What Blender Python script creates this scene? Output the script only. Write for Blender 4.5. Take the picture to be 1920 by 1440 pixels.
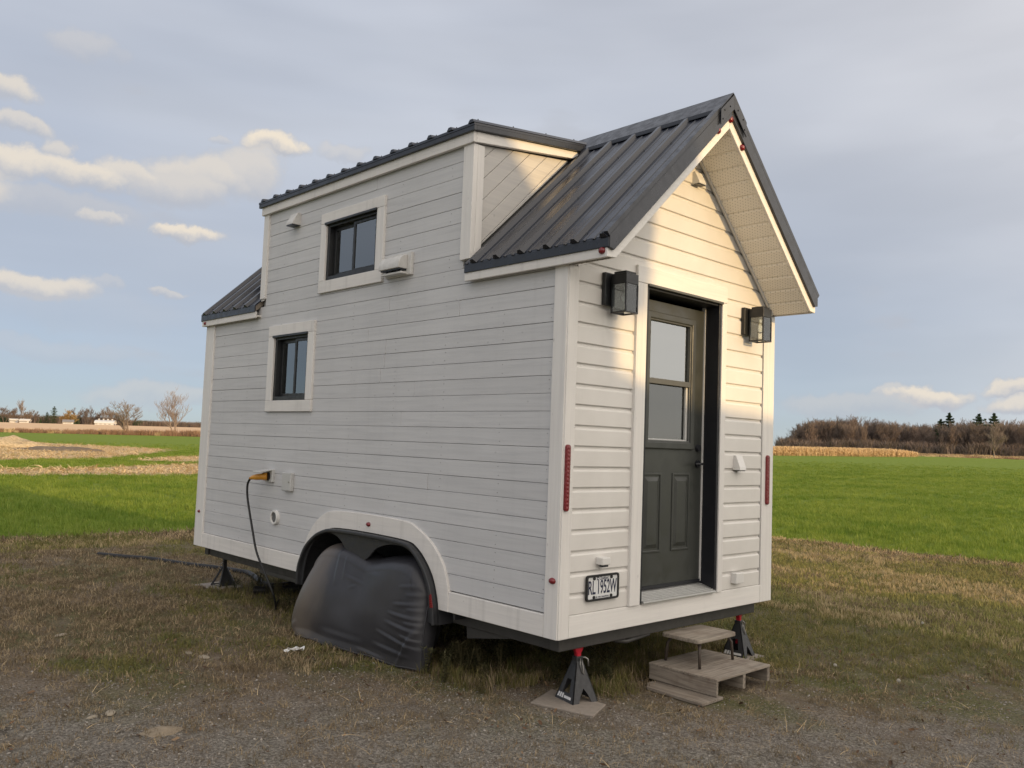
import bpy, math, random
import numpy as np
from mathutils import Vector, Matrix, noise as mnoise

random.seed(7)
RNG = np.random.default_rng(11)
sc = bpy.context.scene
for o in list(bpy.data.objects):
    bpy.data.objects.remove(o)
col = sc.collection

# ------------------------------------------------------------------ camera
CAM_R = Vector((0.72399, -0.68883, 0.03676))
CAM_U = Vector((-0.07479, -0.02541, 0.99688))
CAM_F = Vector((0.68574, 0.72448, 0.06991))
CAM_C = Vector((-3.9054, -3.6400, 1.6454))
FPX = 1598.29
cd = bpy.data.cameras.new('camera')
cam = bpy.data.objects.new('camera', cd)
col.objects.link(cam)
cam.matrix_world = Matrix(((CAM_R.x, CAM_U.x, -CAM_F.x, CAM_C.x),
                           (CAM_R.y, CAM_U.y, -CAM_F.y, CAM_C.y),
                           (CAM_R.z, CAM_U.z, -CAM_F.z, CAM_C.z), (0, 0, 0, 1)))
cd.sensor_fit = 'HORIZONTAL'
cd.sensor_width = 36.0
cd.lens = 36.0 * FPX / 1920.0
cd.clip_start = 0.05
cd.clip_end = 6000
sc.camera = cam


def pxdir(x, y):
    d = CAM_R * ((x - 960) / FPX) - CAM_U * ((y - 720) / FPX) + CAM_F
    return d.normalized()


# ------------------------------------------------------------------ light
SUN_TAN = 0.157
SUN_AZ = 0.03
SUN_EL = math.atan(SUN_TAN)
sl = bpy.data.lights.new('sun', 'SUN')
sl.energy = 2.9
sl.color = (1.0, 0.675, 0.30)
sl.angle = math.radians(0.42)
so = bpy.data.objects.new('sun', sl)
col.objects.link(so)
so.rotation_euler = Vector((-SUN_AZ, 1.0, -SUN_TAN)).to_track_quat('-Z', 'Y').to_euler()
so.location = (2, -20, 12)

SKY_STRENGTH = 0.10
sc.view_settings.view_transform = 'Standard'
sc.view_settings.look = 'None'
sc.view_settings.exposure = 0.1
sc.view_settings.gamma = 1.0
sc.view_settings.use_curve_mapping = False

world = bpy.data.worlds.new('World')
sc.world = world
world.use_nodes = True
WN, WL = world.node_tree.nodes, world.node_tree.links
WN.clear()


def N(nodes, t, **kw):
    n = nodes.new(t)
    for k, v in kw.items():
        if k.startswith('i_'):
            n.inputs[int(k[2:])].default_value = v
        else:
            setattr(n, k, v)
    return n


def wmath(op, a, b=None, c=None, clamp=False):
    n = WN.new('ShaderNodeMath')
    n.operation = op
    n.use_clamp = clamp
    for i, v in enumerate((a, b, c)):
        if v is None:
            continue
        if isinstance(v, (int, float)):
            n.inputs[i].default_value = v
        else:
            WL.new(v, n.inputs[i])
    return n.outputs[0]


def wdot(vec_out, v):
    n = WN.new('ShaderNodeVectorMath')
    n.operation = 'DOT_PRODUCT'
    WL.new(vec_out, n.inputs[0])
    n.inputs[1].default_value = v
    return n.outputs['Value']


def wsmooth(v, lo, hi, a=0.0, b=1.0):
    n = WN.new('ShaderNodeMapRange')
    n.interpolation_type = 'SMOOTHSTEP'
    WL.new(v, n.inputs[0])
    n.inputs[1].default_value = lo
    n.inputs[2].default_value = hi
    n.inputs[3].default_value = a
    n.inputs[4].default_value = b
    return n.outputs[0]


def build_world():
    tc = WN.new('ShaderNodeTexCoord')
    d = tc.outputs['Generated']
    sky = WN.new('ShaderNodeTexSky')
    sky.sky_type = 'NISHITA'
    sky.sun_disc = False
    sky.sun_elevation = SUN_EL
    sky.sun_rotation = math.pi - math.atan(SUN_AZ)
    sky.altitude = 50
    sky.air_density = 0.6
    sky.dust_density = 0.3
    sky.ozone_density = 2.0
    bg = WN.new('ShaderNodeBackground')
    WL.new(sky.outputs[0], bg.inputs[0])
    bg.inputs[1].default_value = SKY_STRENGTH
    sep = WN.new('ShaderNodeSeparateXYZ')
    WL.new(d, sep.inputs[0])
    zz = sep.outputs[2]
    # thin high veil of cloud over the whole sky
    mp = WN.new('ShaderNodeMapping')
    WL.new(d, mp.inputs[0])
    mp.inputs['Scale'].default_value = (1.0, 1.0, 3.2)
    n1 = N(WN, 'ShaderNodeTexNoise')
    n1.inputs['Scale'].default_value = 1.6
    n1.inputs['Detail'].default_value = 3
    n1.inputs['Roughness'].default_value = 0.5
    WL.new(mp.outputs[0], n1.inputs['Vector'])
    vz = wsmooth(zz, 0.0, 0.45, 0.68, 0.86)
    vn = wsmooth(n1.outputs[0], 0.3, 0.72, -0.13, 0.12)
    veil_f = wmath('ADD', vz, vn, clamp=True)
    # overcast sheet: brighter overhead than at the horizon, and brighter and warmer towards the low sun behind it
    vcol = WN.new('ShaderNodeMix')
    vcol.data_type = 'RGBA'
    WL.new(wmath('POWER', wmath('MAXIMUM', zz, 0.0), 0.8), vcol.inputs['Factor'])
    vcol.inputs['A'].default_value = (0.465, 0.51, 0.58, 1)
    vcol.inputs['B'].default_value = (0.61, 0.635, 0.715, 1)
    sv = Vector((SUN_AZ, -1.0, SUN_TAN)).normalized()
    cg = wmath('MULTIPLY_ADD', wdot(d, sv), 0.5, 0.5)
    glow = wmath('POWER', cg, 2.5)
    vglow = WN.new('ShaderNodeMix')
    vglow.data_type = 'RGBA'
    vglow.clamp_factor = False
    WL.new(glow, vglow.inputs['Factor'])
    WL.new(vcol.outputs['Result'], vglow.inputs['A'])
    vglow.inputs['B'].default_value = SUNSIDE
    veil = WN.new('ShaderNodeBackground')
    # soft streaks in the sheet
    mps = WN.new('ShaderNodeMapping')
    WL.new(d, mps.inputs[0])
    mps.inputs['Scale'].default_value = (1.0, 1.6, 7.0)
    ns = N(WN, 'ShaderNodeTexNoise')
    ns.inputs['Scale'].default_value = 2.4
    ns.inputs['Detail'].default_value = 3
    WL.new(mps.outputs[0], ns.inputs['Vector'])
    stv = WN.new('ShaderNodeVectorMath')
    stv.operation = 'SCALE'
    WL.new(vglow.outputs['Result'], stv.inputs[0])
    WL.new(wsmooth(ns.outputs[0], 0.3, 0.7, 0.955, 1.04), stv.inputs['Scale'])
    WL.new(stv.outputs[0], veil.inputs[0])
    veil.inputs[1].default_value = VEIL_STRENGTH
    mixv = WN.new('ShaderNodeMixShader')
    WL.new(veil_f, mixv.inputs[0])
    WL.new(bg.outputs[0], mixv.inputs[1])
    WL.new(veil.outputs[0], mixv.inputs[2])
    # cumulus
    nz = N(WN, 'ShaderNodeTexNoise')
    nz.inputs['Scale'].default_value = 13
    nz.inputs['Detail'].default_value = 9
    nz.inputs['Roughness'].default_value = 0.62
    WL.new(d, nz.inputs['Vector'])
    sub = WN.new('ShaderNodeVectorMath')
    sub.operation = 'MULTIPLY_ADD'
    WL.new(nz.outputs['Color'], sub.inputs[0])
    sub.inputs[1].default_value = (0.085, 0.085, 0.055)
    sub.inputs[2].default_value = (-0.0425, -0.0425, -0.0275)
    dd = WN.new('ShaderNodeVectorMath')
    dd.operation = 'ADD'
    WL.new(d, dd.inputs[0])
    WL.new(sub.outputs[0], dd.inputs[1])
    D = dd.outputs[0]
    blobs = [  # photo pixel centre, half sizes, opacity, greyness
        (20, 305, 80, 32, .9, 0), (140, 322, 100, 26, .9, 0), (255, 332, 80, 27, .85, .1), (385, 330, 95, 44, .85, .2),
        (470, 328, 75, 46, .8, .25), (515, 282, 55, 24, 1, 0), (330, 350, 90, 40, .8, .3), (110, 280, 34, 28, .75, .1),
        (15, 165, 56, 24, .85, .1), (30, 230, 62, 18, .75, .1), (140, 72, 66, 24, .45, .1), (215, 96, 36, 14, .25, .1),
        (352, 441, 62, 19, .95, 0), (60, 536, 120, 26, .85, .05), (188, 407, 46, 14, .7, .05), (95, 380, 170, 28, .5, .55),
        (200, 535, 40, 12, .4, .1), (318, 548, 26, 10, .6, .1), (640, 290, 60, 18, .5, .1), (408, 267, 28, 11, .5, .1),
        (1742, 742, 80, 20, .95, .05), (1690, 738, 50, 14, .6, .1), (1590, 755, 130, 24, .5, .35), (1905, 735, 46, 18, .9, .1),
        (1925, 766, 60, 18, .85, .1), (60, 650, 190, 22, .28, .3), (300, 745, 140, 26, .45, .1), (180, 580, 160, 40, .2, .2),
        (1880, 250, 40, 16, .12, .2), (2100, 700, 120, 30, .8, .1), (-150, 330, 160, 50, .9, .1), (-300, 520, 200, 50, .8, .2),
        (2400, 640, 200, 40, .8, .2)]
    tot = None
    shade = None
    for (px, py, a, b, op, gr) in blobs:
        c = pxdir(px, py)
        r = c.cross(Vector((0, 0, 1))).normalized()
        u = r.cross(c)
        x = wmath('DIVIDE', wdot(D, r), a / FPX)
        y = wmath('DIVIDE', wdot(D, u), b / FPX)
        q = wmath('ADD', wmath('MULTIPLY', x, x), wmath('MULTIPLY', y, y))
        fr = wmath('GREATER_THAN', wdot(D, c), 0.0)
        m = wsmooth(q, 1.2, 0.3, 0.0, op)
        m = wmath('MULTIPLY', m, fr)
        # lit from above: grey towards the base
        sh = wsmooth(y, -0.75, 0.35, 0.0, 1.0 - gr)
        sh = wmath('MULTIPLY', sh, m)
        tot = m if tot is None else wmath('MAXIMUM', tot, m)
        shade = sh if shade is None else wmath('MAXIMUM', shade, sh)
    # scattered small cumulus everywhere else round the horizon
    mp2 = WN.new('ShaderNodeMapping')
    WL.new(d, mp2.inputs[0])
    mp2.inputs['Scale'].default_value = (1.0, 1.0, 3.0)
    n3 = N(WN, 'ShaderNodeTexNoise')
    n3.inputs['Scale'].default_value = 6.5
    n3.inputs['Detail'].default_value = 7
    WL.new(mp2.outputs[0], n3.inputs['Vector'])
    g = wsmooth(n3.outputs[0], 0.62, 0.74, 0.0, 0.5)
    band = wmath('MULTIPLY', wsmooth(zz, 0.0, 0.04), wsmooth(zz, 0.5, 0.3))
    g = wmath('MULTIPLY', g, band)
    tot = wmath('MAXIMUM', tot, g)
    cc = WN.new('ShaderNodeMix')
    cc.data_type = 'RGBA'
    WL.new(shade, cc.inputs['Factor'])
    cc.inputs['A'].default_value = (0.86, 0.90, 1.0, 1)
    cc.inputs['B'].default_value = (1.52, 1.36, 1.14, 1)
    cbg = WN.new('ShaderNodeBackground')
    WL.new(cc.outputs['Result'], cbg.inputs[0])
    cbg.inputs[1].default_value = CLOUD_STRENGTH
    mixc = WN.new('ShaderNodeMixShader')
    WL.new(tot, mixc.inputs[0])
    WL.new(mixv.outputs[0], mixc.inputs[1])
    WL.new(cbg.outputs[0], mixc.inputs[2])
    # the cumulus stand low in one quarter of the sky; skip their nodes elsewhere
    gate = wmath('MULTIPLY', wmath('GREATER_THAN', wdot(d, CAM_F), 0.35), wmath('LESS_THAN', zz, 0.55))
    mixg = WN.new('ShaderNodeMixShader')
    WL.new(gate, mixg.inputs[0])
    WL.new(mixv.outputs[0], mixg.inputs[1])
    WL.new(mixc.outputs[0], mixg.inputs[2])
    out = WN.new('ShaderNodeOutputWorld')
    WL.new(mixg.outputs[0], out.inputs[0])


world.cycles.sampling_method = 'MANUAL'
world.cycles.sample_map_resolution = 256
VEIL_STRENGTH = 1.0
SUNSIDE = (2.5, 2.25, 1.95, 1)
CLOUD_STRENGTH = 0.53
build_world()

# ------------------------------------------------------------------ material helper
class Mat:
    """small builder round one Principled material"""
    def __init__(s, name, base=(.5, .5, .5), rough=.6, metal=0.0, spec=.5):
        s.m = bpy.data.materials.new(name)
        s.m.use_nodes = True
        s.n = s.m.node_tree.nodes
        s.l = s.m.node_tree.links
        s.b = s.n['Principled BSDF']
        s.b.inputs['Base Color'].default_value = (*base, 1)
        s.b.inputs['Roughness'].default_value = rough
        s.b.inputs['Metallic'].default_value = metal
        s.b.inputs['Specular IOR Level'].default_value = spec
        s.base = base
        s.colour = None
        s.height = None

    def coord(s, scale=(1, 1, 1), kind='Object', rot=(0, 0, 0)):
        if kind == 'Position':
            g = s.n.new('ShaderNodeNewGeometry')
            o = g.outputs['Position']
        else:
            o = s.n.new('ShaderNodeTexCoord').outputs[kind]
        m = s.n.new('ShaderNodeMapping')
        m.inputs['Scale'].default_value = scale
        m.inputs['Rotation'].default_value = rot
        s.l.new(o, m.inputs[0])
        return m.outputs[0]

    def noise(s, vec, scale=1.0, detail=4, rough=.55, dist=0.0):
        n = s.n.new('ShaderNodeTexNoise')
        n.inputs['Scale'].default_value = scale
        n.inputs['Detail'].default_value = detail
        n.inputs['Roughness'].default_value = rough
        n.inputs['Distortion'].default_value = dist
        s.l.new(vec, n.inputs['Vector'])
        return n.outputs[0]

    def vor(s, vec, scale=1.0, feat='F1', out='Distance'):
        n = s.n.new('ShaderNodeTexVoronoi')
        n.feature = feat
        n.inputs['Scale'].default_value = scale
        s.l.new(vec, n.inputs['Vector'])
        return n.outputs[out]

    def rng(s, v, lo, hi, a=0.0, b=1.0, smooth=True):
        n = s.n.new('ShaderNodeMapRange')
        n.interpolation_type = 'SMOOTHSTEP' if smooth else 'LINEAR'
        s.l.new(v, n.inputs[0])
        for i, x in enumerate((lo, hi, a, b)):
            n.inputs[i + 1].default_value = x
        return n.outputs[0]

    def math(s, op, a, b, clamp=False):
        n = s.n.new('ShaderNodeMath')
        n.operation = op
        n.use_clamp = clamp
        for i, v in enumerate((a, b)):
            if isinstance(v, (int, float)):
                n.inputs[i].default_value = v
            else:
                s.l.new(v, n.inputs[i])
        return n.outputs[0]

    def sep(s, vec):
        n = s.n.new('ShaderNodeSeparateXYZ')
        s.l.new(vec, n.inputs[0])
        return n.outputs

    def mix(s, fac, a, b, blend='MIX'):
        n = s.n.new('ShaderNodeMix')
        n.data_type = 'RGBA'
        n.blend_type = blend
        if isinstance(fac, (int, float)):
            n.inputs['Factor'].default_value = fac
        else:
            s.l.new(fac, n.inputs['Factor'])
        for k, v in (('A', a), ('B', b)):
            if isinstance(v, (tuple, list)):
                n.inputs[k].default_value = (*v[:3], 1)
            else:
                s.l.new(v, n.inputs[k])
        return n.outputs['Result']

    def col(s, c):
        s.l.new(c, s.b.inputs['Base Color'])
        s.colour = c
        return s

    def rand(s):
        return s.n.new('ShaderNodeObjectInfo').outputs['Random']

    def bump(s, h, strength=.3, dist=.01):
        n = s.n.new('ShaderNodeBump')
        n.inputs['Strength'].default_value = strength
        n.inputs['Distance'].default_value = dist
        s.l.new(h, n.inputs['Height'])
        if s.height is not None:
            s.l.new(s.height, n.inputs['Normal'])
        s.height = n.outputs[0]
        s.l.new(s.height, s.b.inputs['Normal'])
        return s

    def rough(s, v):
        s.l.new(v, s.b.inputs['Roughness'])
        return s


def simple(name, base, rough=.6, metal=0., spec=.5, var=.12, scale=20, bump=0.0, bscale=80):
    m = Mat(name, base, rough, metal, spec)
    v = m.coord()
    f = m.noise(v, scale, 5)
    m.col(m.mix(f, tuple(c * (1 - var) for c in base), tuple(min(1, c * (1 + var)) for c in base)))
    m.rough(m.rng(m.noise(v, scale * 1.7, 4), .3, .7, max(.02, rough - .1), min(1, rough + .1)))
    if bump:
        m.bump(m.noise(v, bscale, 4), bump, .004)
    return m.m


# ------------------------------------------------------------------ mesh builder
class MB:
    def __init__(s):
        s.v = []
        s.f = []

    def add(s, vs, fs):
        k = len(s.v)
        s.v += [tuple(p) for p in vs]
        s.f += [tuple(i + k for i in q) for q in fs]
        return s

    def box(s, x0, y0, z0, x1, y1, z1):
        return s.add([(x0, y0, z0), (x1, y0, z0), (x1, y1, z0), (x0, y1, z0),
                      (x0, y0, z1), (x1, y0, z1), (x1, y1, z1), (x0, y1, z1)],
                     [(0, 3, 2, 1), (4, 5, 6, 7), (0, 1, 5, 4), (1, 2, 6, 5), (2, 3, 7, 6), (3, 0, 4, 7)])

    def prism(s, poly, axis, a, b):
        """extrude 2-D polygon along axis 0/1/2 from a to b"""
        def P(q, t):
            return [(t, q[0], q[1]), (q[0], t, q[1]), (q[0], q[1], t)][axis]
        n = len(poly)
        vs = [P(q, a) for q in poly] + [P(q, b) for q in poly]
        fs = [tuple(range(n - 1, -1, -1)), tuple(range(n, 2 * n))]
        fs += [(i, (i + 1) % n, (i + 1) % n + n, i + n) for i in range(n)]
        return s.add(vs, fs)

    def ring(s, A, B, axis, a, b, closed=False):
        """solid strip between two equally long 2-D polylines, extruded along axis"""
        def P(q, t):
            return [(t, q[0], q[1]), (q[0], t, q[1]), (q[0], q[1], t)][axis]
        n = len(A)
        vs = [P(q, a) for q in A] + [P(q, a) for q in B] + [P(q, b) for q in A] + [P(q, b) for q in B]
        fs = []
        m = n if closed else n - 1
        for i in range(m):
            j = (i + 1) % n
            fs += [(i, j, n + j, n + i), (2 * n + i, 3 * n + i, 3 * n + j, 2 * n + j),
                   (i, 2 * n + i, 2 * n + j, j), (n + i, n + j, 3 * n + j, 3 * n + i)]
        if not closed:
            fs += [(0, n, 3 * n, 2 * n), (n - 1, 3 * n - 1, 4 * n - 1, 2 * n - 1)]
        return s.add(vs, fs)

    def tube(s, pts, r, n=8, cap=True):
        pts = [Vector(p) for p in pts]
        rs = r if isinstance(r, (list, tuple)) else [r] * len(pts)
        up = Vector((0, 0, 1))
        vs, fs = [], []
        prev = None
        for i, p in enumerate(pts):
            t = (pts[min(i + 1, len(pts) - 1)] - pts[max(i - 1, 0)])
            if t.length < 1e-9:
                t = up
            t.normalize()
            if prev is None:
                a = t.cross(up if abs(t.z) < .9 else Vector((1, 0, 0))).normalized()
            else:
                a = (prev - t * prev.dot(t)).normalized()
            prev = a
            b = t.cross(a)
            for k in range(n):
                w = 2 * math.pi * k / n
                vs.append(p + (a * math.cos(w) + b * math.sin(w)) * rs[i])
        for i in range(len(pts) - 1):
            for k in range(n):
                j = (k + 1) % n
                fs.append((i * n + k, i * n + j, (i + 1) * n + j, (i + 1) * n + k))
        if cap:
            fs.append(tuple(range(n - 1, -1, -1)))
            fs.append(tuple(range((len(pts) - 1) * n, len(pts) * n)))
        return s.add(vs, fs)

    def disc(s, c, axis, r, t, n=20, r2=None):
        """short cylinder along axis from centre c, thickness t (signed)"""
        r2 = r if r2 is None else r2
        e = [Vector((1, 0, 0)), Vector((0, 1, 0)), Vector((0, 0, 1))]
        a, b, w = e[(axis + 1) % 3], e[(axis + 2) % 3], e[axis]
        c = Vector(c)
        vs = [c + (a * math.cos(2 * math.pi * k / n) + b * math.sin(2 * math.pi * k / n)) * r for k in range(n)]
        vs += [c + w * t + (a * math.cos(2 * math.pi * k / n) + b * math.sin(2 * math.pi * k / n)) * r2 for k in range(n)]
        fs = [tuple(range(n - 1, -1, -1)), tuple(range(n, 2 * n))]
        fs += [(k, (k + 1) % n, (k + 1) % n + n, k + n) for k in range(n)]
        return s.add(vs, fs)

    def build(s, name, mat, parent=None, smooth=False, bevel=0.0, seg=2, fixn=True):
        me = bpy.data.meshes.new(name)
        me.from_pydata([tuple(v) for v in s.v], [], s.f)
        if fixn:
            import bmesh
            bm = bmesh.new()
            bm.from_mesh(me)
            bmesh.ops.recalc_face_normals(bm, faces=bm.faces)
            bm.to_mesh(me)
            bm.free()
        return link(name, me, mat, parent, smooth, bevel, seg)


def link(name, me, mat, parent=None, smooth=False, bevel=0.0, seg=2):
    if mat is not None and not me.materials:
        me.materials.append(mat)
    o = bpy.data.objects.new(name, me)
    col.objects.link(o)
    if parent is not None:
        o.parent = parent
        root = parent
        while root.parent is not None:
            root = root.parent
        o.matrix_parent_inverse = parent_world(parent).inverted()
    if smooth:
        me.polygons.foreach_set('use_smooth', [True] * len(me.polygons))
    if bevel:
        b = o.modifiers.new('bevel', 'BEVEL')
        b.width = bevel
        b.segments = seg
        b.limit_method = 'ANGLE'
        b.angle_limit = math.radians(35)
    return o


def parent_world(o):
    m = Matrix.LocRotScale(o.location, o.rotation_euler, o.scale)
    if o.parent is not None:
        m = parent_world(o.parent) @ o.matrix_parent_inverse @ m
    return m


def tag(o, label, cat, group=None, kind=None):
    if label:
        o['label'] = label
    if cat:
        o['category'] = cat
    if group:
        o['group'] = group
    if kind:
        o['kind'] = kind
    return o


def thing(name, label, cat, loc=(0, 0, 0), rz=0.0, group=None):
    o = bpy.data.objects.new(name, None)
    col.objects.link(o)
    o.empty_display_size = .1
    o.location = loc
    o.rotation_euler = (0, 0, rz)
    return tag(o, label, cat, group)


def kids(o):
    return [c for c in bpy.data.objects if c.parent == o]


def copy_tree(o, parent=None):
    c = o.copy()
    col.objects.link(c)
    if parent is not None:
        c.parent = parent
    for k in kids(o):
        copy_tree(k, c)
    return c


def catmull(pts, n):
    P = [Vector((p[0], p[1], 0)) for p in pts]
    P = [P[0] * 2 - P[1]] + P + [P[-1] * 2 - P[-2]]
    out = []
    for i in range(1, len(P) - 2):
        for k in range(8):
            t = k / 8
            a, b, c, d = P[i - 1:i + 3]
            out.append(.5 * ((2 * b) + (c - a) * t + (2 * a - 5 * b + 4 * c - d) * t * t + (3 * b - a - 3 * c + d) * t ** 3))
    out.append(P[-2])
    L = [0]
    for i in range(1, len(out)):
        L.append(L[-1] + (out[i] - out[i - 1]).length)
    res = []
    for k in range(n):
        s = L[-1] * k / (n - 1)
        j = min(max(1, next((i for i, l in enumerate(L) if l >= s - 1e-9), len(L) - 1)), len(L) - 1)
        f = 0 if L[j] == L[j - 1] else (s - L[j - 1]) / (L[j] - L[j - 1])
        q = out[j - 1].lerp(out[j], f)
        res.append((q.x, q.y))
    return res


def catmull3(pts, per=8):
    P = [Vector(p) for p in pts]
    P = [P[0] * 2 - P[1]] + P + [P[-1] * 2 - P[-2]]
    out = []
    for i in range(1, len(P) - 2):
        for k in range(per):
            t = k / per
            a, b, c, d = P[i - 1:i + 3]
            out.append(.5 * ((2 * b) + (c - a) * t + (2 * a - 5 * b + 4 * c - d) * t * t + (3 * b - a - 3 * c + d) * t ** 3))
    out.append(P[-2])
    return out


def tz(x):
    t = np.clip(np.asarray(x, float) - 15, 0, 330)
    return .0132 * np.where(t < 20, t * t / 40, t - 10)


def ridge(y):
    t = np.clip((np.asarray(y, float) - 185) / 170, 0, 1)
    return 1.9 * t * t * (3 - 2 * t)


# ------------------------------------------------------------------ materials
def wood_paint(name, base, dark, rough=.6, axis=1, saw=0.0, streak=0.0, var=.05):
    """painted or stained boards, grain along axis"""
    m = Mat(name, base, rough, 0, .3)
    s = [26, 26, 26]
    s[axis] = 1.1
    v = m.coord(tuple(s))
    g1 = m.noise(v, 1.5, 6, .62, .4)
    s2 = [150, 150, 150]
    s2[axis] = 3.0
    g2 = m.noise(m.coord(tuple(s2)), 1.0, 3, .6)
    big = m.noise(m.coord(), 1.3, 3)
    f = m.math('ADD', m.rng(g1, .35, .75), m.math('MULTIPLY', m.rng(g2, .45, .75), .35), True)
    c = m.mix(f, base, dark)
    r = m.rand()
    c = m.mix(m.math('MULTIPLY', r, var * 2), c, tuple(k * .72 for k in base))
    c = m.mix(m.rng(big, .35, .7, 0, .22), c, tuple(k * 1.12 for k in base))
    # knots
    kn = m.vor(m.coord((5.5, 5.5, 9) if axis == 1 else (7, 7, 4)), 1.0)
    c = m.mix(m.rng(kn, .075, .03, 0, .35), c, tuple(k * .55 for k in dark))
    if streak:
        st = m.noise(m.coord((9, 9, .5)), 1.6, 4, .6)
        c = m.mix(m.rng(st, .5, .8, 0, streak), c, tuple(k * .5 for k in base))
    m.col(c)
    h = g1
    m.bump(m.math('ADD', g1, m.math('MULTIPLY', g2, .5)), .22, .004)
    if saw:
        w = [4, 4, 4]
        w[axis] = 260
        m.bump(m.noise(m.coord(tuple(w)), 1.0, 2), saw, .003)
    return m.m


M_BOARD = wood_paint('grey_stained_pine', (.565, .565, .57), (.49, .492, .50), .62, 1, 0, .08, .14)
M_DIAG = wood_paint('grey_stained_pine_dormer', (.55, .53, .50), (.47, .455, .44), .62, 0, 0, .0, .05)
M_TRIM_Y = wood_paint('white_trim_length', (.70, .675, .645), (.62, .60, .575), .55, 1, .15, .30)
M_TRIM_X = wood_paint('white_trim_cross', (.74, .72, .69), (.67, .65, .625), .55, 0, .15, .05)
M_TRIM_Z = wood_paint('white_trim_upright', (.72, .70, .67), (.64, .62, .6), .55, 2, .35, .0)


def m_vinyl():
    m = Mat('vinyl_siding', (.66, .64, .61), .42, 0, .45)
    v = m.coord()
    f = m.noise(v, 3.0, 4)
    c = m.mix(m.rng(f, .3, .7), (.63, .61, .58), (.68, .66, .63))
    st = m.noise(m.coord((14, 14, 1.2)), 1.2, 4, .6)
    c = m.mix(m.rng(st, .55, .8, 0, .16), c, (.48, .455, .42))
    m.col(c)
    g = m.noise(m.coord((5, 60, 60)), 2.0, 4)
    m.bump(g, .10, .003)
    return m.m


def m_roof():
    m = Mat('black_roof_metal', (.022, .024, .031), .27, .0, .55)
    v = m.coord()
    d = m.noise(m.coord((1.2, 7, 1.2)), 2.2, 5, .65)
    c = m.mix(m.rng(d, .45, .8, 0, .35), (.017, .020, .030), (.036, .038, .046))
    m.col(c)
    m.rough(m.rng(m.noise(v, 5, 5), .3, .7, .20, .32))
    m.bump(m.noise(m.coord((1, 3, 1)), 3.0, 2), .02, .02)
    return m.m


def m_soffit():
    m = Mat('perforated_soffit', (.70, .68, .63), .5, 0, .4)
    # rows of small vent holes, sunk in by colour and relief
    p = m.coord((1, 1, 1))
    o = m.sep(p)
    def cell(a, k):
        q = m.n.new('ShaderNodeMath')
        q.operation = 'PINGPONG'
        m.l.new(a, q.inputs[0])
        q.inputs[1].default_value = k
        return m.math('DIVIDE', q.outputs[0], k)
    a = cell(m.math('ADD', o[0], m.math('MULTIPLY', o[1], .5)), .011)
    b = cell(m.math('SUBTRACT', o[1], m.math('MULTIPLY', o[0], .5)), .011)
    hole = m.math('MULTIPLY', m.rng(a, .55, .8), m.rng(b, .55, .8))
    m.col(m.mix(m.math('MULTIPLY', hole, .6), (.80, .775, .72), (.28, .27, .25)))
    return m.m


M_VINYL = m_vinyl()
M_ROOF = m_roof()
M_SOFFIT = m_soffit()
M_BLACKTRIM = simple('black_flashing', (.019, .022, .030), .33, 0, .5, .15, 9)
M_FRAME_BLK = simple('window_frame_black', (.014, .015, .017), .4, 0, .45, .2, 14)
M_DOOR = simple('charcoal_door_paint', (.038, .041, .037), .42, 0, .5, .12, 5, .05, 140)
M_DOOR_FR = simple('door_frame_grey', (.075, .078, .075), .45, 0, .45, .12, 9)
M_JAMB = simple('black_jamb', (.012, .013, .017), .5, 0, .4, .2, 9)
M_ALU = simple('threshold_aluminium', (.55, .55, .54), .38, .75, .5, .12, 40)
M_WHITE_PL = simple('white_plastic', (.66, .65, .63), .4, 0, .5, .06, 12)
M_GREY_PL = simple('pale_grey_plastic', (.47, .47, .46), .45, 0, .5, .06, 12)
M_DUSTY = simple('dusty_white_plastic', (.55, .54, .52), .55, 0, .4, .25, 16)
M_RED = simple('red_reflector', (.17, .006, .010), .25, 0, .7, .25, 60, .3, 160)
M_REDPAINT = simple('red_jack_paint', (.46, .012, .03), .38, 0, .5, .25, 25)
M_JACK = simple('black_jack_steel', (.032, .033, .036), .45, .1, .5, .3, 30, .12, 120)
M_STEEL = simple('worn_steel', (.30, .29, .27), .42, .8, .5, .25, 40)
M_RUST = simple('brown_steel_leg', (.07, .055, .045), .6, .2, .4, .35, 40)
M_CHASSIS = simple('chassis_steel', (.055, .053, .05), .55, .1, .4, .3, 8)
M_RUBBER = simple('black_rubber', (.016, .016, .017), .6, 0, .4, .25, 30)
M_FENDER = simple('fender_plastic', (.026, .027, .030), .48, 0, .5, .25, 14)
M_TANK = simple('grey_tank_plastic', (.16, .155, .145), .6, 0, .3, .2, 6)
M_INTERIOR = simple('interior_panelling', (.20, .17, .14), .7, 0, .3, .15, 5)
M_CURTAIN = simple('grey_curtain', (.30, .30, .31), .8, 0, .2, .15, 8)
M_YELLOW = simple('yellow_plug', (.55, .25, .03), .45, 0, .5, .2, 30)
M_CONC = simple('pale_board', (.26, .225, .19), .8, 0, .2, .25, 22, .2, 120)
M_SCREEN = simple('insect_screen', (.20, .205, .20), .8, 0, .2, .25, 4)
M_PLATE = simple('plate_white', (.66, .67, .67), .35, 0, .5, .08, 30)
M_INK = simple('plate_ink', (.012, .016, .05), .45, 0, .4, .1, 30)
M_STICKER = simple('white_print', (.62, .62, .62), .5, 0, .4, .2, 90)
M_GLASSBULB = None


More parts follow.
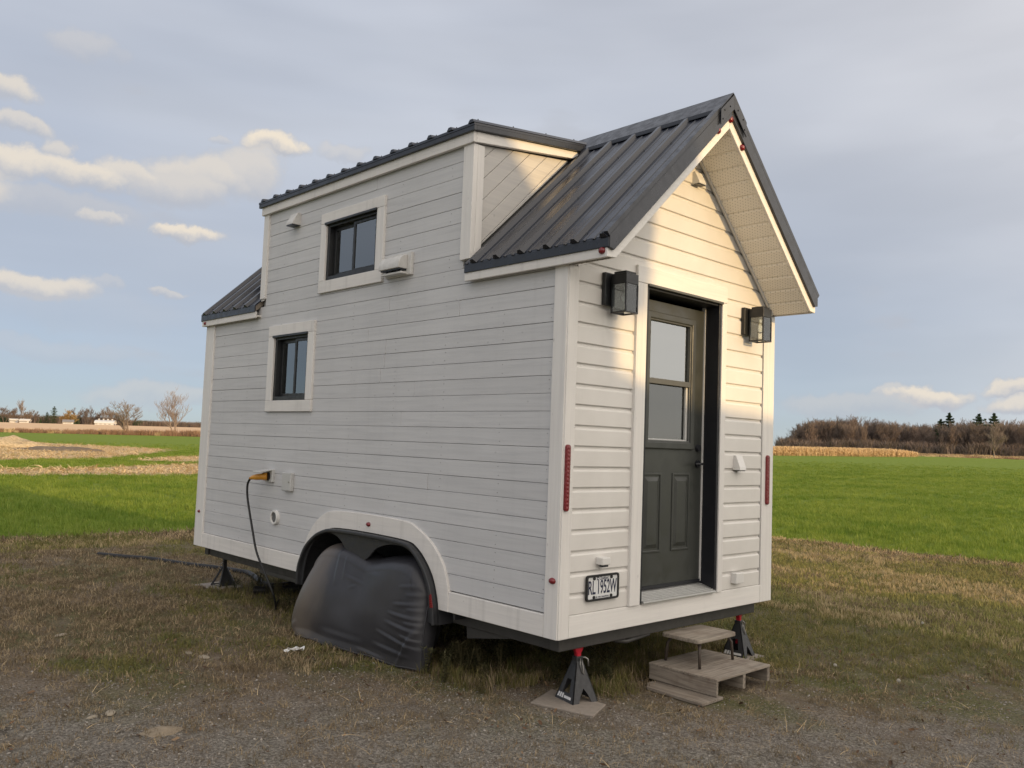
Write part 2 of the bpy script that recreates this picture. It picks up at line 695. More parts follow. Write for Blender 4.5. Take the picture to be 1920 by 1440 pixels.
def m_old_wood(name, a, b, axis):
    m = Mat(name, a, .8, 0, .2)
    s = [40, 40, 40]
    s[axis] = 2.0
    g = m.noise(m.coord(tuple(s)), 1.4, 6, .62, .5)
    big = m.noise(m.coord(), 6, 5, .6)
    c = m.mix(m.rng(g, .35, .7), a, b)
    c = m.mix(m.rng(big, .45, .75, 0, .55), c, (.13, .085, .06))
    c = m.mix(m.math('MULTIPLY', m.rand(), .35), c, tuple(k * .6 for k in b))
    m.col(c)
    m.bump(g, .5, .006)
    return m.m


M_OLDX = m_old_wood('weathered_wood_x', (.37, .325, .27), (.20, .17, .14), 0)
M_OLDY = m_old_wood('weathered_wood_y', (.34, .295, .245), (.18, .152, .125), 1)


def m_glass(name, tint, refl, rough=.01):
    """window pane: part mirror, part see-through"""
    mt = bpy.data.materials.new(name)
    mt.use_nodes = True
    n, l = mt.node_tree.nodes, mt.node_tree.links
    n.clear()
    out = n.new('ShaderNodeOutputMaterial')
    gl = n.new('ShaderNodeBsdfGlossy')
    gl.inputs['Color'].default_value = (.95, .98, .98, 1)
    gl.inputs['Roughness'].default_value = rough
    tr = n.new('ShaderNodeBsdfTransparent')
    tr.inputs['Color'].default_value = (*tint, 1)
    fr = n.new('ShaderNodeFresnel')
    fr.inputs['IOR'].default_value = 1.5
    ad = n.new('ShaderNodeMath')
    ad.operation = 'ADD'
    ad.use_clamp = True
    l.new(fr.outputs[0], ad.inputs[0])
    ad.inputs[1].default_value = refl
    tc = n.new('ShaderNodeTexCoord')
    nz = n.new('ShaderNodeTexNoise')
    nz.inputs['Scale'].default_value = 2.5
    nz.inputs['Detail'].default_value = 1
    l.new(tc.outputs['Object'], nz.inputs['Vector'])
    bp = n.new('ShaderNodeBump')
    bp.inputs['Strength'].default_value = .04
    bp.inputs['Distance'].default_value = .02
    l.new(nz.outputs[0], bp.inputs['Height'])
    l.new(bp.outputs[0], gl.inputs['Normal'])
    mx = n.new('ShaderNodeMixShader')
    l.new(ad.outputs[0], mx.inputs[0])
    l.new(tr.outputs[0], mx.inputs[1])
    l.new(gl.outputs[0], mx.inputs[2])
    l.new(mx.outputs[0], out.inputs[0])
    return mt


M_PANE = m_glass('window_glass', (.55, .60, .58), .16)
M_PANE_DOOR = m_glass('door_glass', (.5, .55, .53), .26)
M_PANE_LOW = m_glass('screened_glass', (.45, .48, .46), .07, .05)
M_PANE_CLEAR = m_glass('lantern_glass', (.93, .95, .95), .04, .03)


def foliage(name, cols, scale=6, rough=.7, trans=.25, rand=.5):
    m = Mat(name, cols[0], rough, 0, .2)
    r = m.rand()
    p = m.noise(m.coord((1, 1, 1), 'Position'), scale, 3)
    c = m.mix(m.rng(p, .3, .7), cols[0], cols[1])
    c = m.mix(m.math('MULTIPLY', m.rng(r, .5, 1.0), rand), c, cols[2])
    c = m.mix(m.math('MULTIPLY', m.rng(r, .5, 0.0), rand * .8), c, cols[3])
    m.col(c)
    if trans:
        n, l = m.n, m.l
        tb = n.new('ShaderNodeBsdfTranslucent')
        l.new(c, tb.inputs[0])
        mx = n.new('ShaderNodeMixShader')
        mx.inputs[0].default_value = trans
        out = [q for q in n if q.type == 'OUTPUT_MATERIAL'][0]
        l.new(m.b.outputs[0], mx.inputs[1])
        l.new(tb.outputs[0], mx.inputs[2])
        l.new(mx.outputs[0], out.inputs[0])
    return m.m


M_FIELDGRASS = foliage('crop_grass', [(.14, .22, .026), (.245, .31, .05), (.31, .35, .075), (.095, .175, .024)], .28, .6, .4)
M_DRYGRASS = foliage('dry_lawn_grass', [(.26, .195, .12), (.18, .14, .085), (.46, .36, .22), (.09, .068, .042)], 2.0, .8, .2, .85)
M_LAWNGRASS = foliage('yellow_green_lawn_grass', [(.15, .155, .05), (.21, .185, .065), (.32, .25, .10), (.085, .115, .035)], 1.5, .75, .3, .6)
M_STRAW = foliage('straw', [(.58, .44, .25), (.50, .37, .21), (.66, .52, .32), (.38, .28, .16)], 1.0, .8, .1)
M_BARK = foliage('bare_branches', [(.15, .115, .095), (.13, .10, .085), (.20, .155, .12), (.10, .08, .07)], .5, .9, 0)
M_BARK_L = foliage('pale_bare_branches', [(.25, .20, .165), (.22, .175, .145), (.30, .24, .2), (.19, .15, .13)], .5, .9, 0)
M_WOODTWIG = foliage('woodland_branches', [(.185, .145, .12), (.15, .12, .105), (.25, .175, .135), (.115, .095, .085)], .03, .9, 0)
M_PINE = foliage('pine_needles', [(.035, .06, .03), (.045, .07, .033), (.06, .085, .035), (.02, .04, .02)], .4, .8, .1)
M_WILLOW = foliage('golden_twigs', [(.32, .22, .10), (.28, .19, .09), (.36, .26, .12), (.22, .15, .08)], .4, .9, .1)
M_CORN = foliage('dry_corn', [(.66, .47, .26), (.58, .41, .22), (.74, .56, .34), (.46, .32, .17)], .2, .85, .15, .5)
M_WEED = foliage('dull_weed', [(.075, .075, .035), (.095, .085, .04), (.13, .10, .05), (.05, .055, .025)], 6, .8, .2)
M_PEBBLE = foliage('pebbles', [(.26, .235, .205), (.18, .16, .14), (.33, .305, .27), (.11, .10, .085)], 30, .8, 0, .9)
M_BRUSH = foliage('brown_ditch_weeds', [(.32, .20, .13), (.27, .17, .11), (.38, .25, .16), (.19, .12, .08)], .3, .9, .1)


def m_yard():
    m = Mat('yard_ground', (.12, .1, .075), .9, 0, .15)
    p = m.coord((1, 1, 1), 'Position')
    o = m.sep(p)
    fine = m.noise(p, 55, 6, .7)
    mid = m.noise(p, 6, 6, .6)
    big = m.noise(p, .55, 4, .55)
    big2 = m.noise(m.coord((1, .45, 1), 'Position', (0, 0, .9)), 1.1, 5, .6)
    dry = m.mix(m.rng(fine, .35, .68), (.13, .100, .070), (.28, .225, .165))
    green = m.mix(m.rng(fine, .35, .68), (.085, .085, .035), (.19, .18, .08))
    grav = m.mix(m.rng(fine, .38, .64), (.135, .12, .104), (.36, .33, .29))
    c = m.mix(m.rng(big2, .42, .58), dry, green)
    # more green away from the drive, right of the house
    gx = m.rng(m.math('ADD', o[0], m.math('MULTIPLY', big, 3.0)), 2.6, 4.6, 0, .5)
    c = m.mix(gx, c, green)
    # gravelled drive towards the camera
    dd = m.math('ADD', m.math('ADD', m.math('MULTIPLY', o[0], .64), m.math('MULTIPLY', o[1], .77)), m.math('MULTIPLY', mid, .7))
    gm = m.rng(m.math('ADD', dd, m.math('MULTIPLY', big2, 1.2)), 1.5, .5, 0, .85)
    c = m.mix(gm, c, grav)
    c = m.mix(m.rng(mid, .58, .72, 0, .7), c, (.32, .27, .21))
    c = m.mix(m.rng(mid, .42, .28, 0, .75), c, (.065, .052, .038))
    wp = m.noise(m.coord((1, 1, 1), 'Position'), 1.6, 5, .6)
    c = m.mix(m.rng(wp, .52, .66, 0, .6), c, (.165, .128, .092))
    m.col(c)
    h = m.math('ADD', m.math('MULTIPLY', fine, .6), mid)
    m.bump(h, 1.0, .05)
    pb = m.vor(p, 85)
    m.bump(m.rng(pb, .0, .5, 1, 0), .35, .008)
    return m.m


def m_field():
    m = Mat('crop_field', (.08, .15, .03), .9, 0, .1)
    p = m.coord((1, 1, 1), 'Position')
    fine = m.noise(p, 9, 6, .75)
    mid = m.noise(p, .35, 5, .6)
    big = m.noise(m.coord((1, .3, 1), 'Position', (0, 0, .4)), .06, 4)
    c = m.mix(m.rng(fine, .36, .66), (.11, .17, .022), (.225, .285, .05))
    c = m.mix(m.rng(mid, .4, .75, 0, .35), c, (.17, .235, .034))
    c = m.mix(m.rng(big, .45, .7, 0, .4), c, (.18, .235, .04))
    m.col(c)
    m.bump(fine, .9, .12)
    return m.m


def m_straw_ground():
    m = Mat('straw_soil', (.4, .3, .18), .9, 0, .1)
    p = m.coord((1, 1, 1), 'Position')
    f = m.noise(p, 7, 6, .7)
    g = m.noise(p, .55, 5, .6)
    c = m.mix(m.rng(f, .34, .68), (.36, .27, .16), (.62, .49, .31))
    c = m.mix(m.rng(g, .52, .72, 0, .7), c, (.13, .10, .075))
    m.col(c)
    m.bump(f, .8, .12)
    return m.m


def m_stubble():
    m = Mat('stubble', (.4, .26, .14), .9, 0, .1)
    p = m.coord((1, 1, 1), 'Position')
    f = m.noise(m.coord((.35, 1.6, 1), 'Position'), .7, 5, .65)
    g = m.noise(p, .02, 4)
    c = m.mix(m.rng(f, .3, .7), (.52, .36, .22), (.66, .48, .31))
    c = m.mix(m.rng(g, .45, .65, 0, .5), c, (.56, .37, .24))
    m.col(c)
    m.bump(f, .5, .15)
    return m.m


M_YARD, M_FIELD, M_STRAWG, M_STUBBLE = m_yard(), m_field(), m_straw_ground(), m_stubble()


# ------------------------------------------------------------------ ground sheets
def grid_sheet(name, xs, ys, zf, mat, warp=None, kind='structure', parent=None):
    X, Y = np.meshgrid(xs, ys, indexing='ij')
    if warp is not None:
        X, Y = warp(X, Y)
    Z = zf(X, Y)
    nx, ny = X.shape
    V = np.stack([X, Y, Z], -1).reshape(-1, 3)
    i, j = np.meshgrid(np.arange(nx - 1), np.arange(ny - 1), indexing='ij')
    a = (i * ny + j).ravel()
    F = np.stack([a, a + ny, a + ny + 1, a + 1], -1)
    me = bpy.data.meshes.new(name)
    me.from_pydata(V.tolist(), [], F.tolist())
    o = link(name, me, mat, parent, True)
    if kind:
        o['kind'] = kind
    return o


def nz2(x, y, s, seed=0.0):
    return mnoise.noise((x * s + seed, y * s - seed, seed * .37))


def vnz(X, Y, s, seed=0.0):
    f = np.frompyfunc(lambda a, b: nz2(a, b, s, seed), 2, 1)
    return f(X, Y).astype(float)


xs = np.unique(np.concatenate([np.linspace(-2500, -60, 14), np.linspace(-60, 60, 61), np.linspace(60, 400, 30), np.linspace(400, 3200, 10)]))
ys = np.unique(np.concatenate([np.linspace(-2500, -60, 14), np.linspace(-60, 120, 46), np.linspace(120, 400, 57), np.linspace(400, 3200, 12)]))
field = grid_sheet('field', xs, ys, lambda X, Y: tz(X) + ridge(Y) - .02, M_FIELD)

YX, YY = 11.5, 10.25


def edge_x(y):
    return YX + .35 * nz2(3.1, y, .35, 2.0) + .12 * nz2(1.1, y, 1.7, 5.0)


def edge_y(x):
    return YY + .22 * nz2(x, 7.7, .35, 3.0) + .10 * nz2(x, 2.7, 1.7, 6.0)


def yard_warp(X, Y):
    X2, Y2 = X.copy(), Y.copy()
    ex = np.frompyfunc(edge_x, 1, 1)(Y).astype(float)
    ey = np.frompyfunc(edge_y, 1, 1)(X).astype(float)
    wx = np.clip((X - 8) / (YX - 8), 0, 1)
    wy = np.clip((Y - 8) / (YY - 8), 0, 1)
    X2 += wx * (ex - YX)
    Y2 += wy * (ey - YY)
    return X2, Y2


def yard_z(X, Y):
    Z = .018 * vnz(X, Y, .8, 1.0) + .009 * vnz(X, Y, 2.9, 4.0)
    near = np.clip(1 - np.hypot(np.clip(np.abs(X - 1.3) - 1.4, 0, None), np.clip(np.abs(Y - 2.5) - 3.2, 0, None)) / 1.0, 0, 1)
    return .004 + Z * (1 - .75 * near)


xs = np.unique(np.concatenate([np.linspace(-45, -6, 12), np.linspace(-6, YX, 150)]))
ys = np.unique(np.concatenate([np.linspace(-45, -6, 12), np.linspace(-6, YY, 140)]))
yard = grid_sheet('yard', xs, ys, yard_z, M_YARD, yard_warp)

# stubble field beyond the crop, left of the house
uu = np.linspace(0, 1, 60)
vv = np.linspace(0, 1, 50)


def stub_warp(U, V):
    x0, y0 = 2 + 150 * U, 206 - 44 * U
    x1, y1 = 30 + 420 * U, 470 - 90 * U
    return x0 * (1 - V) + x1 * V, y0 * (1 - V) + y1 * V


grid_sheet('stubble_field', uu, vv, lambda X, Y: tz(X) + ridge(Y) + .08, M_STUBBLE, stub_warp)


def patch(name, pts, z, mat=M_STRAWG, dome=0.0):
    """irregular flat patch of ground from an outline"""
    c = np.mean(np.array(pts), 0)
    ring = catmull(pts + [pts[0]], 64)[:-1]
    V = [(c[0], c[1], float(tz(c[0])) + z + dome)]
    F = []
    R = 6
    n = len(ring)
    for k in range(1, R + 1):
        t = k / R
        for q, (x, y) in enumerate(ring):
            w = t * (1 + (.10 * nz2(x, y, .35, 9) + .06 * nz2(x, y, 1.3, 2)) * t)
            X, Y = c[0] + (x - c[0]) * w, c[1] + (y - c[1]) * w
            V.append((X, Y, float(tz(X)) + z * (1 if k < R else -.3) + dome * (1 - t * t) * (.8 + .5 * nz2(X, Y, .8, 3))))
    for q in range(n):
        F.append((0, 1 + q, 1 + (q + 1) % n))
        for k in range(1, R):
            a = 1 + (k - 1) * n
            F.append((a + q, a + n + q, a + n + (q + 1) % n, a + (q + 1) % n))
    me = bpy.data.meshes.new(name)
    me.from_pydata(V, [], F)
    o = link(name, me, mat, None, True)
    o['kind'] = 'structure'
    return o


patch('straw_patch', [(-6, 43), (6.3, 42), (13, 47), (20, 59), (26, 71), (22, 84), (20, 93), (11, 80), (2, 72), (-8, 60)], .03)
patch('straw_patch', [(-4, 29), (3.3, 28.2), (6.6, 28.8), (10.1, 28.4), (16, 31), (19, 36), (15, 39.5), (8.3, 34.1), (4.2, 32), (-3, 33)], .03)
patch('straw_patch', [(12.6, 43.2), (16.3, 42.5), (20, 45), (24, 51), (20.7, 53.2), (16, 48)], .03)

# ------------------------------------------------------------------ instanced grass
def tuft_mesh(name, mat, n, h, spread, wid, lean, seed, flat=0.0):
    r = np.random.default_rng(seed)
    V, F = [], []
    for i in range(n):
        a = r.uniform(0, 6.283)
        d = spread * math.sqrt(r.uniform(0, 1))
        bx, by = d * math.cos(a), d * math.sin(a)
        hh = h * r.uniform(.5, 1.15)
        la = r.uniform(0, 6.283)
        le = lean * r.uniform(.2, 1.2) * hh
        if r.uniform() < flat:
            le, hh = hh * 1.3, hh * .25
        w = wid * r.uniform(.7, 1.3)
        wa = la + 1.57 + r.uniform(-.4, .4)
        wx, wy = math.cos(wa) * w / 2, math.sin(wa) * w / 2
        lx, ly = math.cos(la) * le, math.sin(la) * le
        k = len(V)
        V += [(bx - wx, by - wy, -.01), (bx + wx, by + wy, -.01),
              (bx + lx * .35 - wx * .8, by + ly * .35 - wy * .8, hh * .6), (bx + lx * .35 + wx * .8, by + ly * .35 + wy * .8, hh * .6),
              (bx + lx, by + ly, hh)]
        F += [(k, k + 1, k + 3, k + 2), (k + 2, k + 3, k + 4)]
    me = bpy.data.meshes.new(name)
    me.from_pydata(V, [], F)
    me.materials.append(mat)
    return bpy.data.objects.new(name, me)


def scatter(name, protos, P, rot, scl, idx, label=None):
    """one 'stuff' object: prototypes instanced on points by geometry nodes"""
    c = bpy.data.collections.new(name + '_shapes')
    for i, p in enumerate(protos):
        p.name = '%s_shape_%02d' % (name, i)
        c.objects.link(p)
    me = bpy.data.meshes.new(name)
    me.from_pydata(np.asarray(P).tolist(), [], [])
    a = me.attributes.new('rot', 'FLOAT_VECTOR', 'POINT')
    a.data.foreach_set('vector', np.asarray(rot, dtype=np.float32).ravel())
    a = me.attributes.new('scl', 'FLOAT_VECTOR', 'POINT')
    a.data.foreach_set('vector', np.asarray(scl, dtype=np.float32).ravel())
    a = me.attributes.new('idx', 'INT', 'POINT')
    a.data.foreach_set('value', np.asarray(idx, dtype=np.int32))
    o = bpy.data.objects.new(name, me)
    col.objects.link(o)
    ng = bpy.data.node_groups.new(name, 'GeometryNodeTree')
    ng.interface.new_socket('Geometry', in_out='INPUT', socket_type='NodeSocketGeometry')
    ng.interface.new_socket('Geometry', in_out='OUTPUT', socket_type='NodeSocketGeometry')
    n, l = ng.nodes, ng.links
    gi, go = n.new('NodeGroupInput'), n.new('NodeGroupOutput')
    ci = n.new('GeometryNodeCollectionInfo')
    ci.inputs['Collection'].default_value = c
    ci.inputs['Separate Children'].default_value = True
    ci.inputs['Reset Children'].default_value = True
    ip = n.new('GeometryNodeInstanceOnPoints')
    ip.inputs['Pick Instance'].default_value = True

    def attr(nm, t):
        q = n.new('GeometryNodeInputNamedAttribute')
        q.data_type = t
        q.inputs['Name'].default_value = nm
        return q.outputs['Attribute']
    l.new(gi.outputs[0], ip.inputs['Points'])
    l.new(ci.outputs[0], ip.inputs['Instance'])
    l.new(attr('idx', 'INT'), ip.inputs['Instance Index'])
    e2r = n.new('FunctionNodeEulerToRotation')
    l.new(attr('rot', 'FLOAT_VECTOR'), e2r.inputs[0])
    l.new(e2r.outputs[0], ip.inputs['Rotation'])
    l.new(attr('scl', 'FLOAT_VECTOR'), ip.inputs['Scale'])
    l.new(ip.outputs[0], go.inputs[0])
    md = o.modifiers.new('scatter', 'NODES')
    md.node_group = ng
    o['kind'] = 'stuff'
    return o


def rots(n, tilt=.15):
    return np.stack([RNG.normal(0, tilt, n), RNG.normal(0, tilt, n), RNG.uniform(0, 6.283, n)], -1)


def polar_points(n, r0, r1, a0, a1, power=1.0):
    """points round the camera foot, thinner with distance"""
    u = RNG.uniform(0, 1, n)
    r = (r0 ** (2 - power) + u * (r1 ** (2 - power) - r0 ** (2 - power))) ** (1 / (2 - power))
    a = RNG.uniform(a0, a1, n)
    return CAM_C.x + r * np.cos(a), CAM_C.y + r * np.sin(a), r


# crop grass of the field (near part as blades, further out the ground sheet takes over)
n = 100000
X, Y, Rr = polar_points(n, 12, 110, math.radians(5), math.radians(92), 1.3)
EX = np.frompyfunc(edge_x, 1, 1)(Y).astype(float)
EY = np.frompyfunc(edge_y, 1, 1)(X).astype(float)


def inpoly(X, Y, pts):
    ins = np.zeros(len(X), bool)
    q = np.array(pts)
    for i in range(len(q)):
        (x0, y0), (x1, y1) = q[i], q[i - 1]
        c = ((y0 > Y) != (y1 > Y)) & (X < (x1 - x0) * (Y - y0) / (y1 - y0 + 1e-12) + x0)
        ins ^= c
    return ins


PATCHES = [[(-6, 43), (6.3, 42), (13, 47), (20, 59), (26, 71), (22, 84), (20, 93), (11, 80), (2, 72), (-8, 60)],
           [(-4, 29), (3.3, 28.2), (6.6, 28.8), (10.1, 28.4), (16, 31), (19, 36), (15, 39.5), (8.3, 34.1), (4.2, 32), (-3, 33)],
           [(12.6, 43.2), (16.3, 42.5), (20, 45), (24, 51), (20.7, 53.2), (16, 48)]]
bare = np.zeros(n, bool)
for q in PATCHES:
    bare |= inpoly(X + RNG.normal(0, .35, n), Y + RNG.normal(0, .35, n), q)
ok = (RNG.uniform(0, 1, n) < np.clip((112 - Rr) / 55, 0, 1)) & ((X > EX) | (Y > EY)) & ~(bare & (RNG.uniform(0, 1, n) > .05))
# wheel tracks pressed into the crop
tr = np.abs((X - 30) * .27 + (Y - 12) * .96 + 1.2 * np.sin(X * .12))
ok &= ~(((tr < .22) | (np.abs(tr - 1.9) < .2)) & (RNG.uniform(0, 1, n) > .25) & (X > 22) & (X < 60))
X, Y, Rr = X[ok], Y[ok], Rr[ok]
n = len(X)
s = (RNG.uniform(.75, 1.25, n) * (1 + .25 * vnz(X, Y, .3, 8)))
wd = 1 + np.clip((Rr - 12) / 60, 0, 1) * 1.6
protos = [tuft_mesh('t', M_FIELDGRASS, 14, .105, .085, .0085, .55, 100 + i) for i in range(4)]
scatter('field_grass', protos, np.stack([X, Y, tz(X) - .02], -1), rots(n, .1), np.stack([s * wd, s * wd, s], -1), RNG.integers(0, 4, n))

# straw litter on the straw patches
n = 16000
X, Y, Rr = polar_points(n, 30, 100, math.radians(55), math.radians(84), 1.4)
ok = np.zeros(n, bool)
for q in PATCHES:
    ok |= inpoly(X, Y, q)
X, Y = X[ok], Y[ok]
n = len(X)
s = RNG.uniform(.8, 2.2, n)
protos = [tuft_mesh('t', M_STRAW, 10, .12, .16, .02, 1.4, 150 + i, .5) for i in range(3)]
scatter('straw_litter', protos, np.stack([X, Y, tz(X) + .03], -1), rots(n, .2), np.stack([s, s, s * .35], -1), RNG.integers(0, 3, n))

# yard: dry matted grass, greener patches, pebbles
BOARDS = [[(.02, .275), (.145, -.20), (.43, -.08), (.39, .40)], [(1.05, -.47), (1.77, -.47), (1.77, .13), (1.05, .13)], [(.88, -.02), (.86, -.49), (1.16, -.49), (1.18, .07)],
          [(.04, 5.42), (.08, 4.96), (.46, 5.0), (.44, 5.48)], [(2.12, -.02), (2.48, -.02), (2.48, .31), (2.12, .31)]]


def covered(X, Y):
    c = np.zeros(len(X), bool)
    for q in BOARDS:
        c |= inpoly(X, Y, q)
    return c


def yard_pts(n, r0, r1, power):
    X, Y, Rr = polar_points(n, r0, r1, math.radians(-22), math.radians(100), power)
    ex = np.frompyfunc(edge_x, 1, 1)(Y).astype(float)
    ey = np.frompyfunc(edge_y, 1, 1)(X).astype(float)
    ok = (X < ex - .02) & (Y < ey - .02) & ~covered(X, Y)
    return X[ok], Y[ok], Rr[ok]


X, Y, Rr = yard_pts(115000, 2.4, 17, 1.05)
drive = .64 * X + .77 * Y + .45 * vnz(X, Y, 1.3, 5) + .5 * vnz(X, Y, .5, 6)
green = vnz(X, Y, .55, 12) + .6 * vnz(X, Y, 1.8, 13) + .12 * np.clip(X - 1.2, -1, 3.5) - .05
under = (X > .1) & (X < 2.4) & (Y > .2) & (Y < 5.2)
keep = np.where(drive < 1.0, RNG.uniform(0, 1, len(X)) < .26 + .5 * (vnz(X, Y, 1.7, 31) > .16), RNG.uniform(0, 1, len(X)) < .55 + .6 * (vnz(X, Y, 1.3, 33) > -.08)) & ~(under & (RNG.uniform(0, 1, len(X)) > .75))
X, Y, Rr, green, drive = X[keep], Y[keep], Rr[keep], green[keep], drive[keep]
n = len(X)
isg = (green + RNG.normal(0, .12, n)) > np.where(drive < .6, .3, .08)
s = RNG.uniform(.55, 1.25, n) * np.where(drive < .7, .65, 1.0)
s *= 1 + .9 * np.clip((Y - 8.8) / 1.4, 0, 1) + .7 * np.clip((X - 9.8) / 1.6, 0, 1)
w = 1 + np.clip((Rr - 5) / 12, 0, 1) * .8
Z = yard_z(X, Y)
for nm, mt, sel, h, seed in (('dry_lawn', M_DRYGRASS, ~isg, .036, 200), ('green_lawn', M_LAWNGRASS, isg, .042, 230)):
    k = int(sel.sum())
    protos = [tuft_mesh('t', mt, 16, h, .075, .0042, 1.1, seed + i, .45) for i in range(4)]
    scatter(nm, protos, np.stack([X[sel], Y[sel], Z[sel]], -1), rots(k, .15), np.stack([s[sel] * w[sel], s[sel] * w[sel], s[sel]], -1), RNG.integers(0, 4, k))


X, Y, Rr = yard_pts(60000, 6, 19, .9)
ok = (X > 4.5) | (Y > 8.9)
X, Y, Rr = X[ok], Y[ok], Rr[ok]
ex = np.frompyfunc(edge_x, 1, 1)(Y).astype(float)
ey = np.frompyfunc(edge_y, 1, 1)(X).astype(float)
ed = np.minimum(ex - X, ey - Y)
n = len(X)
v_ = vnz(X, Y, .7, 41) + .5 * vnz(X, Y, 2.2, 42) + RNG.normal(0, .15, n)
idx = np.where(ed + .5 * vnz(X, Y, .9, 44) < .75, 2 + (v_ > .3), np.where(v_ > -.05, 0, 1))
s = RNG.uniform(.5, 1.2, n)
M_GOLD = foliage('standing_dry_grass', [(.50, .40, .23), (.42, .33, .18), (.60, .49, .30), (.30, .23, .13)], 1.2, .8, .3, .6)
M_OLIVE = foliage('olive_lawn_grass', [(.33, .30, .10), (.27, .26, .085), (.45, .38, .16), (.17, .19, .06)], 1.2, .75, .3, .6)
scatter('lawn_blades', [tuft_mesh('t', [M_OLIVE, M_GOLD, M_STRAW, M_GOLD][i], 12, .055, .07, .006, .55, 260 + i, .1) for i in range(4)], np.stack([X, Y, yard_z(X, Y)], -1), rots(n, .12), np.stack([s * 1.2, s * 1.2, s], -1), idx)
# long pale stalks lying about
X, Y, Rr = yard_pts(2600, 2.6, 11, 1.0)
n = len(X)
s = RNG.uniform(.5, 1.4, n)
scatter('loose_stalks', [tuft_mesh('t', M_STRAW, 2, .09, .05, .0026, 1.6, 280 + i, .8) for i in range(4)], np.stack([X, Y, yard_z(X, Y) + .008], -1), rots(n, .3), np.stack([s, s, s * .6], -1), RNG.integers(0, 4, n))


# taller clumps standing out of the worn lawn
X, Y, Rr = yard_pts(9000, 2.6, 12, 1.1)
ok = ((vnz(X, Y, 1.1, 51) + .6 * vnz(X, Y, 3.1, 52)) > .38) & (.64 * X + .77 * Y > .6)
X, Y = X[ok], Y[ok]
n = len(X)
s = RNG.uniform(.5, 1.3, n)
scatter('grass_clumps', [tuft_mesh('t', [M_LAWNGRASS, M_DRYGRASS, M_LAWNGRASS, M_DRYGRASS][i], 22, .06, .035, .0038, .8, 290 + i, .1) for i in range(4)], np.stack([X, Y, yard_z(X, Y)], -1), rots(n, .15), np.stack([s, s, s], -1), RNG.integers(0, 4, n))


def pebble(name, seed):
    r = np.random.default_rng(seed)
    V, F = [], []
    rings, seg = 4, 6
    for i in range(rings + 1):
        t = math.pi * i / rings
        for k in range(seg):
            p = 2 * math.pi * k / seg
            q = 1 + r.uniform(-.22, .22)
            V.append((q * math.sin(t) * math.cos(p), q * .8 * math.sin(t) * math.sin(p), q * .55 * math.cos(t)))
    for i in range(rings):
        for k in range(seg):
            F.append((i * seg + k, (i + 1) * seg + k, (i + 1) * seg + (k + 1) % seg, i * seg + (k + 1) % seg))
    me = bpy.data.meshes.new(name)
    me.from_pydata(V, [], F)
    me.materials.append(M_PEBBLE)
    return bpy.data.objects.new(name, me)


X, Y, Rr = yard_pts(120000, 2.6, 9, 1.25)
drive = .64 * X + .77 * Y + .45 * vnz(X, Y, 1.3, 5) + .5 * vnz(X, Y, .5, 6)
keep = RNG.uniform(0, 1, len(X)) < np.clip(1.15 - drive * .75, .06, 1)
X, Y = X[keep], Y[keep]
n = len(X)
s = RNG.lognormal(math.log(.0038), .45, n).clip(.002, .010)
scatter('gravel', [pebble('p', 300 + i) for i in range(3)], np.stack([X, Y, yard_z(X, Y) + s * .2], -1), rots(n, .4), np.stack([s, s, s], -1), RNG.integers(0, 3, n))
# fallen leaf and twig litter
X, Y, Rr = yard_pts(3200, 3.0, 13, .9)
n = len(X)
M_LEAF = foliage('dead_leaves', [(.16, .09, .05), (.11, .065, .04), (.26, .18, .11), (.06, .04, .03)], 3, .8, .1, .9)
lv = []
for i in range(3):
    mb = MB()
    L = .022 + .006 * i
    mb.add([(-L, 0, .006), (-L * .3, -L * .5, .002), (L * .5, -L * .45, .008), (L, 0, .004), (L * .4, L * .5, .010), (-L * .4, L * .42, .003), (0, 0, -.003)],
           [(0, 1, 6), (1, 2, 6), (2, 3, 6), (3, 4, 6), (4, 5, 6), (5, 0, 6)])
    me = bpy.data.meshes.new('leaf')
    me.from_pydata(mb.v, [], mb.f)
    me.materials.append(M_LEAF)
    lv.append(bpy.data.objects.new('leaf', me))
s = RNG.uniform(.25, .75, n)
scatter('leaf_litter', lv, np.stack([X, Y, yard_z(X, Y) + .012], -1), rots(n, .35), np.stack([s, s, s], -1), RNG.integers(0, 3, n))

# ================================================================== TINY HOUSE
W, L, ZB = 2.525, 5.315, 0.45
RW = 2.485          # the roof sits a little off centre
XR = RW / 2
T = -.008           # outer face of trim (x on the side, y on the front)
house = thing('tiny_house', 'white and grey wooden tiny house on a trailer with black metal roof', 'tiny house', (XR, L / 2, 0))


RS = .952          # roof slope


def zt(x):          # top of the main roof deck
    return 2.905 + (min(x, RW - x) + .06) * RS


def zdr(x):         # top of the dormer roof
    return 3.935 + .132 * (x + .06)


def clip(poly, a, b, c):
    """keep a*x+b*y<=c"""
    out = []
    for i in range(len(poly)):
        p, q = poly[i - 1], poly[i]
        dp, dq = a * p[0] + b * p[1] - c, a * q[0] + b * q[1] - c
        if (dp <= 0) != (dq <= 0):
            t = dp / (dp - dq)
            out.append((p[0] + (q[0] - p[0]) * t, p[1] + (q[1] - p[1]) * t))
        if dq <= 0:
            out.append(q)
    return out


